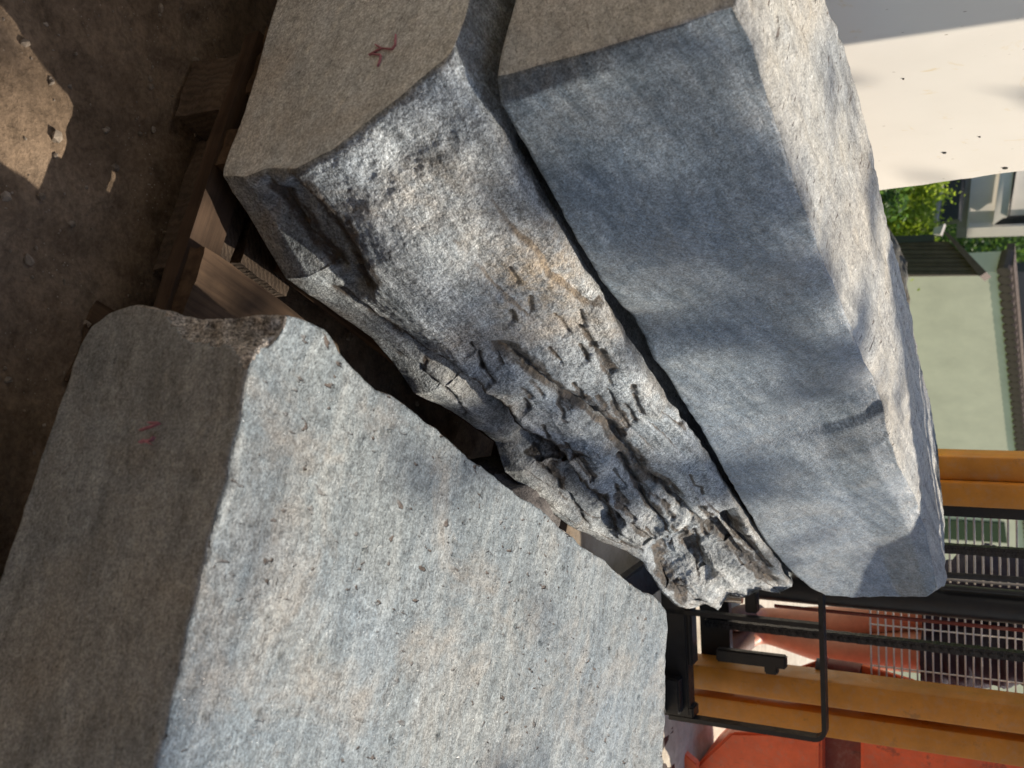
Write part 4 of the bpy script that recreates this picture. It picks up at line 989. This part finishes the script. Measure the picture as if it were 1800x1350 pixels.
# part of the facade seen through the wire guard: a dark window in the sage wall
a0 = hq(1700, 914)[0]; a1 = hq(1700, 948)[0]
fr_ = hbox('dark_window', a0, a1, -.02, .02, hq(1640, 930)[1], hq(1768, 930)[1], M['glass_dark'])
a2 = hq(1700, 1015)[0]; hbox('dark_window', hq(1700, 1075)[0], hq(1700, 1160)[0], -.02, .02, hq(1600, 1100)[1], ztop - .05, M['glass_dark'])

# brown boarded shed with gutter
SY = 10.2
sh_ = empty('shed', tuple(Dp(1600, 450, SY) * [1, 1, 0] + ez * gz(-1.2, SY))); tag(sh_, 'dark brown boarded shed with grey gutter beside the sage house', 'shed')
def quad_solid(name, pts, y0, depth, mat, parent):
    bm = bmesh.new(); a = [bm.verts.new(tuple(Dp(X_, Y_, y0))) for X_, Y_ in pts]; b_ = [bm.verts.new(tuple(Dp(X_, Y_, y0) + np.array([0, depth, 0]))) for X_, Y_ in pts]
    bm.faces.new(a); bm.faces.new(b_[::-1])
    for i in range(len(pts)): j = (i + 1) % len(pts); bm.faces.new((a[i], b_[i], b_[j], a[j]))
    bmesh.ops.recalc_face_normals(bm, faces=bm.faces[:]); return bm_obj(name, bm, mat, parent)
# boards of the gable, one by one
Ys = np.linspace(425, 484, 9)
def topX(Y_): return np.interp(Y_, [408, 425, 484], [1652, 1668, 1728])
for i in range(8):
    y0_, y1_ = Ys[i], Ys[i + 1] - .8
    quad_solid('gable_board', [(1540, y0_), (1540, y1_), (topX(y1_), y1_), (topX(y0_), y0_)], SY + .01 * (i % 2), .05, M['darkwood'], sh_)
quad_solid('gable_backing', [(1540, 424), (1540, 486), (1724, 484), (1664, 424)], SY + .07, .05, M['darkwood'], sh_)
quad_solid('verge_board', [(1655, 404), (1668, 410), (1734, 478), (1722, 486)], SY - .06, .5, M['tile'], sh_)
quad_solid('corner_post', [(1540, 416), (1540, 428), (1640, 424), (1640, 412)], SY - .03, .1, M['darkframe'], sh_)
quad_solid('gutter_end', [(1642, 400), (1640, 411), (1653, 412), (1660, 393), (1654, 397)], SY - .35, .12, M['fascia'], sh_)

# white house with dark eave
VY = 12.5
wh = empty('white_house', tuple(Dp(1700, 330, VY) * [1, 1, 0] + ez * gz(-2, VY))); tag(wh, 'white timber house with dark eave and gutter, behind the cream board', 'house')
quad_solid('eave_soffit', [(1637, 250), (1640, 392), (1684, 385), (1698, 250)], VY - .9, .3, M['darkframe'], wh)
quad_solid('gutter', [(1642, 250), (1640, 388), (1647, 386), (1657, 320), (1656, 250)], VY - 1.1, .12, M['fascia'], wh)
wn = np.array([.86, -.51, 0]); wp = Dp(1720, 380, VY)
def lit_quad(name, pts, off, depth, mat):
    p0 = wp + wn * off; bm = bmesh.new(); f_ = [PLp(X_, Y_, p0, wn) for X_, Y_ in pts]
    a = [bm.verts.new(tuple(p)) for p in f_]; b_ = [bm.verts.new(tuple(p - wn * depth)) for p in f_]
    bm.faces.new(a); bm.faces.new(b_[::-1])
    for i in range(len(pts)): j = (i + 1) % len(pts); bm.faces.new((a[i], b_[i], b_[j], a[j]))
    bmesh.ops.recalc_face_normals(bm, faces=bm.faces[:]); return bm_obj(name, bm, mat, wh)
lit_quad('fascia_board', [(1690, 250), (1681, 418), (1699, 418), (1712, 250)], .10, .06, M['fascia'])
lit_quad('trim_strip', [(1715, 250), (1699, 400), (1702, 400), (1719, 250)], .13, .05, M['white'])
lit_quad('wall', [(1699, 250), (1699, 402), (1850, 398), (1850, 250)], 0, .2, M['white'])
lit_quad('corner_board', [(1698, 401), (1696, 418), (1850, 413), (1850, 395)], .06, .08, M['white'])
lit_quad('dark_opening', [(1746, 397), (1765, 384), (1850, 380), (1850, 396)], .03, .05, M['darkframe'])
lit_quad('shutter', [(1766, 250), (1745, 396), (1762, 384), (1770, 382), (1792, 250)], .09, .05, M['white'])
lit_quad('shutter_edge', [(1789, 250), (1772, 384), (1774, 384), (1795, 250)], .11, .05, M['darkframe'])

# mottled old log lying beyond the stones
lg = bmesh.new(); pts = [Dp(1560, 395, 5.2), Dp(1582, 445, 5.2), Dp(1596, 490, 5.2), Dp(1600, 540, 5.2), Dp(1600, 640, 5.2)]
tube(lg, [p - ez * .06 for p in pts], [.05, .065, .062, .05, .05], 18)
bmesh.ops.subdivide_edges(lg, edges=lg.edges[:], cuts=3, use_grid_fill=True)
Vl = np.array([v.co[:] for v in lg.verts]); kf = fbm(Vl, 18, 4, 7)
for v, a in zip(lg.verts, kf): v.co = Vector(v.co) + Vector((0, -.02 * a, .025 * a))
M['log'] = stone_mat('mottled_bark', (.03, .028, .022), (.085, .075, .055), (.30, .27, .20), (.28, .2, .11), (20, 60, 60), (0, 0, 0), .5, bump=1.0)
# trestle under it so that it rests on something
tr_ = empty('log_trestle', tuple(pts[2] * [1, 1, 0])); tag(tr_, 'timber trestle holding the mottled log beyond the stones', 'trestle')
lo_ = bm_obj('log', lg, M['log'], None, True); tag(lo_, 'dark mottled log seen just above the far edge of the topmost stone', 'log')
for p in (pts[1], pts[3]):
    bm = bmesh.new(); obox(bm, p * [1, 1, 0], np.array([1., 0, 0]), np.array([0, 1., 0]), ez, -.05, .05, -.05, .05, -.02, p[2] - .115, .004); bm_obj('post', bm, M['darkwood'], tr_)

# ------------------------------------------------------------------ foliage
def leaves(name, c, rad_, n_, size, mat, seed, parent=None, clumps=40, shell=.55, keep=None):
    rs = np.random.RandomState(seed); c = np.asarray(c); rad_ = np.asarray(rad_)
    u = rs.normal(size=(clumps, 3)); u /= np.linalg.norm(u, axis=1, keepdims=True); cc = u * (shell + (1 - shell) * rs.rand(clumps, 1)) * rad_
    which = rs.randint(clumps, size=n_); sp = rad_.mean() * .20
    p = c + cc[which] + rs.normal(size=(n_, 3)) * sp * (.5 + .8 * rs.rand(clumps))[which][:, None]
    if keep is not None: p = p[keep(p, rs)]; n_ = len(p)
    a = rs.normal(size=(n_, 3)); a /= np.linalg.norm(a, axis=1, keepdims=True); b_ = np.cross(a, rs.normal(size=(n_, 3))); b_ /= np.linalg.norm(b_, axis=1, keepdims=True)
    s_ = size * (.6 + .8 * rs.rand(n_, 1)); a = a * s_; b_ = b_ * s_ * .5
    V = np.stack([p - a, p + b_, p + a, p - b_], 1).reshape(-1, 3); Fc = np.arange(n_ * 4).reshape(-1, 4)
    return mesh_obj(name, V, Fc, mat, parent)
def trunk(name, base, topz, r0, parent, seed, limbs=6, spread=1.6):
    bm = bmesh.new(); rnd_ = random.Random(seed); b0 = np.asarray(base, float); hgt = topz - b0[2]; pts = []
    for i in range(9): t_ = i / 8; pts.append(b0 + np.array([.12 * math.sin(3 * t_ + seed), .1 * math.cos(2.4 * t_ + seed), hgt * t_]))
    tube(bm, pts, [r0 * (1 - .75 * i / 8) for i in range(9)], 12)
    for k in range(limbs):
        i = rnd_.randint(4, 7); a = rnd_.uniform(0, 6.28); ln = spread * rnd_.uniform(.6, 1.1); p0 = pts[i]; q_ = [p0]
        for j in range(1, 5): q_.append(p0 + np.array([math.cos(a) * ln * j / 4, math.sin(a) * ln * j / 4, ln * .16 * j]))
        tube(bm, q_, [r0 * .35, r0 * .28, r0 * .2, r0 * .13, r0 * .05], 8)
    return bm_obj(name, bm, M['bark'], parent, True)
def tree(name, x, y, z0, hgt, rad_, n_, size, mat, seed, label, cat='tree', group=None, clumps=40, r0=.12):
    t_ = empty(name, (x, y, z0)); tag(t_, label, cat, group)
    trunk('trunk', (x, y, z0 - .1), z0 + hgt * .8, r0, t_, seed, 6, min(rad_[0], rad_[1]) * .8)
    leaves('crown', (x, y, z0 + hgt - rad_[2] * .9), rad_, n_, size, mat, seed, t_, clumps); return t_
b = Dp(1592, 350, 10.75)
tree('shrub', b[0], 10.75, gz(b[0], 10.75), b[2] - gz(b[0], 10.75) + .24, (.62, .34, .30), 11000, .02, M['leaf'], 21, 'bright green sunlit shrub beyond the cream board', 'shrub', None, 46, .04)
b = Dp(1560, 350, 7.6)
tree('shrub', b[0] - .1, 7.6, gz(b[0], 7.6), b[2] - gz(b[0], 7.6) + .12, (.22, .2, .16), 1400, .022, M['leaf_dark'], 23, 'small dark shrub in shade right beside the cream board edge', 'shrub', None, 20, .03)
for k, (X_, Y_, y, rr) in enumerate(((1740, 430, 24, 2.2), (1790, 465, 26, 2.4), (1720, 470, 22, 1.8), (1800, 420, 30, 2.6))):
    b = Dp(X_, Y_, y); z0 = gz(b[0], y)
    tree('background_tree', b[0], y, z0, b[2] - z0 + rr * .9, (rr, rr * .8, rr), 12000, .055, M['leaf_dark'], 40 + k, ['hazy green tree showing between the white house and sage house', 'green tree behind the dark window corner of the sage house', 'green tree right above the shed gable', 'green tree beside the white house corner board'][k], 'tree', 'trees beyond the houses', 50, .15)
# tree behind on the right, out of the picture, whose leaves dapple the stones
def shade_tree(c, rad_, n_, size, seed, label, clumps):
    side = np.array([math.cos(SUN_AZ), -math.sin(SUN_AZ), 0]); base = c * [1, 1, 0] + side * 3.0 + np.array([.5, .5, 0])
    t_ = empty('broadleaf_tree', tuple(base)); tag(t_, label, 'tree')
    bm = bmesh.new(); pts = [base + ez * z_ + side * .12 * math.sin(z_) for z_ in np.linspace(-.1, c[2] + 1.2, 12)]
    tube(bm, pts, list(np.linspace(.19, .05, 12)), 12); rnd_ = random.Random(seed)
    for k in range(5):                       # limbs reaching out over the yard
        p0 = pts[rnd_.randint(6, 10)]; tgt = c + side * rnd_.uniform(.55, 1.3) + np.array([rnd_.uniform(-.4, .4), rnd_.uniform(-.4, .4), rnd_.uniform(-.5, .8)]); q_ = []
        for j in range(7): u_ = j / 6; q_.append(p0 * (1 - u_) + tgt * u_ + ez * .35 * math.sin(u_ * math.pi) + np.array([rnd_.uniform(-.06, .06) for _ in range(3)]) * (0 < j))
        tube(bm, q_, list(np.linspace(.05, .008, 7)), 8)
    bm_obj('trunk', bm, M['bark'], t_, True)
    leaves('crown', c, rad_, n_, size, M['leaf'], seed, t_, clumps, .2, keep_leaf); return t_
# crown shaped leaf by leaf so sun and shade land on chosen spots
def foot(P): k = (P[..., 2] - .5) / sundir[2]; return P[..., :2] - k[..., None] * sundir[:2]
sideP = L(.09, .7, .6)
open_ = [Zp(50, 270, 0), Zp(420, 510, .14)] + [Zp(a_, b_, .35) for a_, b_ in ((640, 380), (720, 440), (760, 330), (840, 420), (930, 480), (1000, 560), (1230, 870), (1280, 930), (1250, 1000))] \
    + [PLp(a_, b_, sideP, e1) for a_, b_ in ((1600, 900), (1500, 860), (1350, 850), (1600, 1000), (1500, 1000), (1000, 170), (1150, 110), (1060, 470), (1250, 855), (1420, 850), (1420, 1020), (1560, 880))] \
    + [Zp(a_, b_, zt) for a_, b_ in ((422, 1020), (440, 960), (870, 1178), (350, 1040), (800, 1055), (1072, 1055), (985, 1195), (773, 1283), (840, 1120), (900, 1000), (1000, 1120), (700, 820), (780, 930), (820, 1080), (940, 1200), (700, 1080), (1060, 1280), (900, 1320), (540, 880), (480, 1150), (420, 1300), (620, 1320), (620, 950), (820, 1200), (600, 1150), (500, 1000), (470, 640), (420, 850), (560, 760), (720, 1240), (760, 1330), (1130, 1090), (380, 1200))] + [Zp(a_, b_, .78) for a_, b_ in ((1400, 100), (1480, 330), (1560, 560), (1600, 760))]
shut_ = [Zp(0, 20, 0), Zp(-30, 90, 0), Zp(40, 70, 0), Zp(80, 180, 0), Zp(50, 200, 0), Zp(10, 130, 0), Zp(70, 110, 0), Zp(100, 160, 0), Zp(0, 60, 0), Zp(30, 110, 0), Zp(60, 160, 0), Zp(20, 170, 0), Zp(90, 120, 0)] + [PLp(a_, b_, sideP, e1) for a_, b_ in ((1290, 280), (1330, 450), (1400, 620), (1250, 600), (1440, 935))] \
    + [Zp(a_, b_, .35) for a_, b_ in ((1000, 720), (1090, 770), (900, 690))] + [Zp(a_, b_, zt) for a_, b_ in ((930, 1330),)] + [PLp(a_, b_, sideP, e1) for a_, b_ in ((1200, 330), (1400, 480), (1480, 640), (1300, 560), (1180, 480), (1350, 680), (1230, 240), (1340, 200))]
pan_ = [PLp(a_, b_, pe, pn) for a_ in (1480, 1560, 1640, 1720, 1790) for b_ in (20, 120, 220, 300)]
open_ += [q_ for q_ in pan_ if q_[2] > 0] + [np.array([J['ank' + s_][0] + .05, PY, z_]) for s_ in 'RL' for z_ in (.1, .25, .4, .55, .7, .85)] + [Dp(1300, 1150, 3.9), Dp(1380, 1160, 4.1), Zp(1225, 1295, 0)]
fo = np.array([foot(np.asarray(q_)) for q_ in open_]); fs = np.array([foot(np.asarray(q_)) for q_ in shut_])
def keep_leaf(p, rs):
    f_ = foot(p); do = np.min(np.linalg.norm(f_[:, None] - fo[None], axis=2), axis=1); ds = np.min(np.linalg.norm(f_[:, None] - fs[None], axis=2), axis=1)
    pr = np.clip(.13 + .66 * np.exp(-(ds / .11) ** 2), 0, 1) * (1 - .95 * np.exp(-(do / .12) ** 2))
    return rs.rand(len(p)) < pr
ctr = L(-.05, .5, .5) + sundir * 8.2
shade_tree(ctr, np.array([1.7, 1.7, 1.3]), 2300, .085, 78, 'leafy broadleaf tree standing in the yard to the right of the forklift', 60)
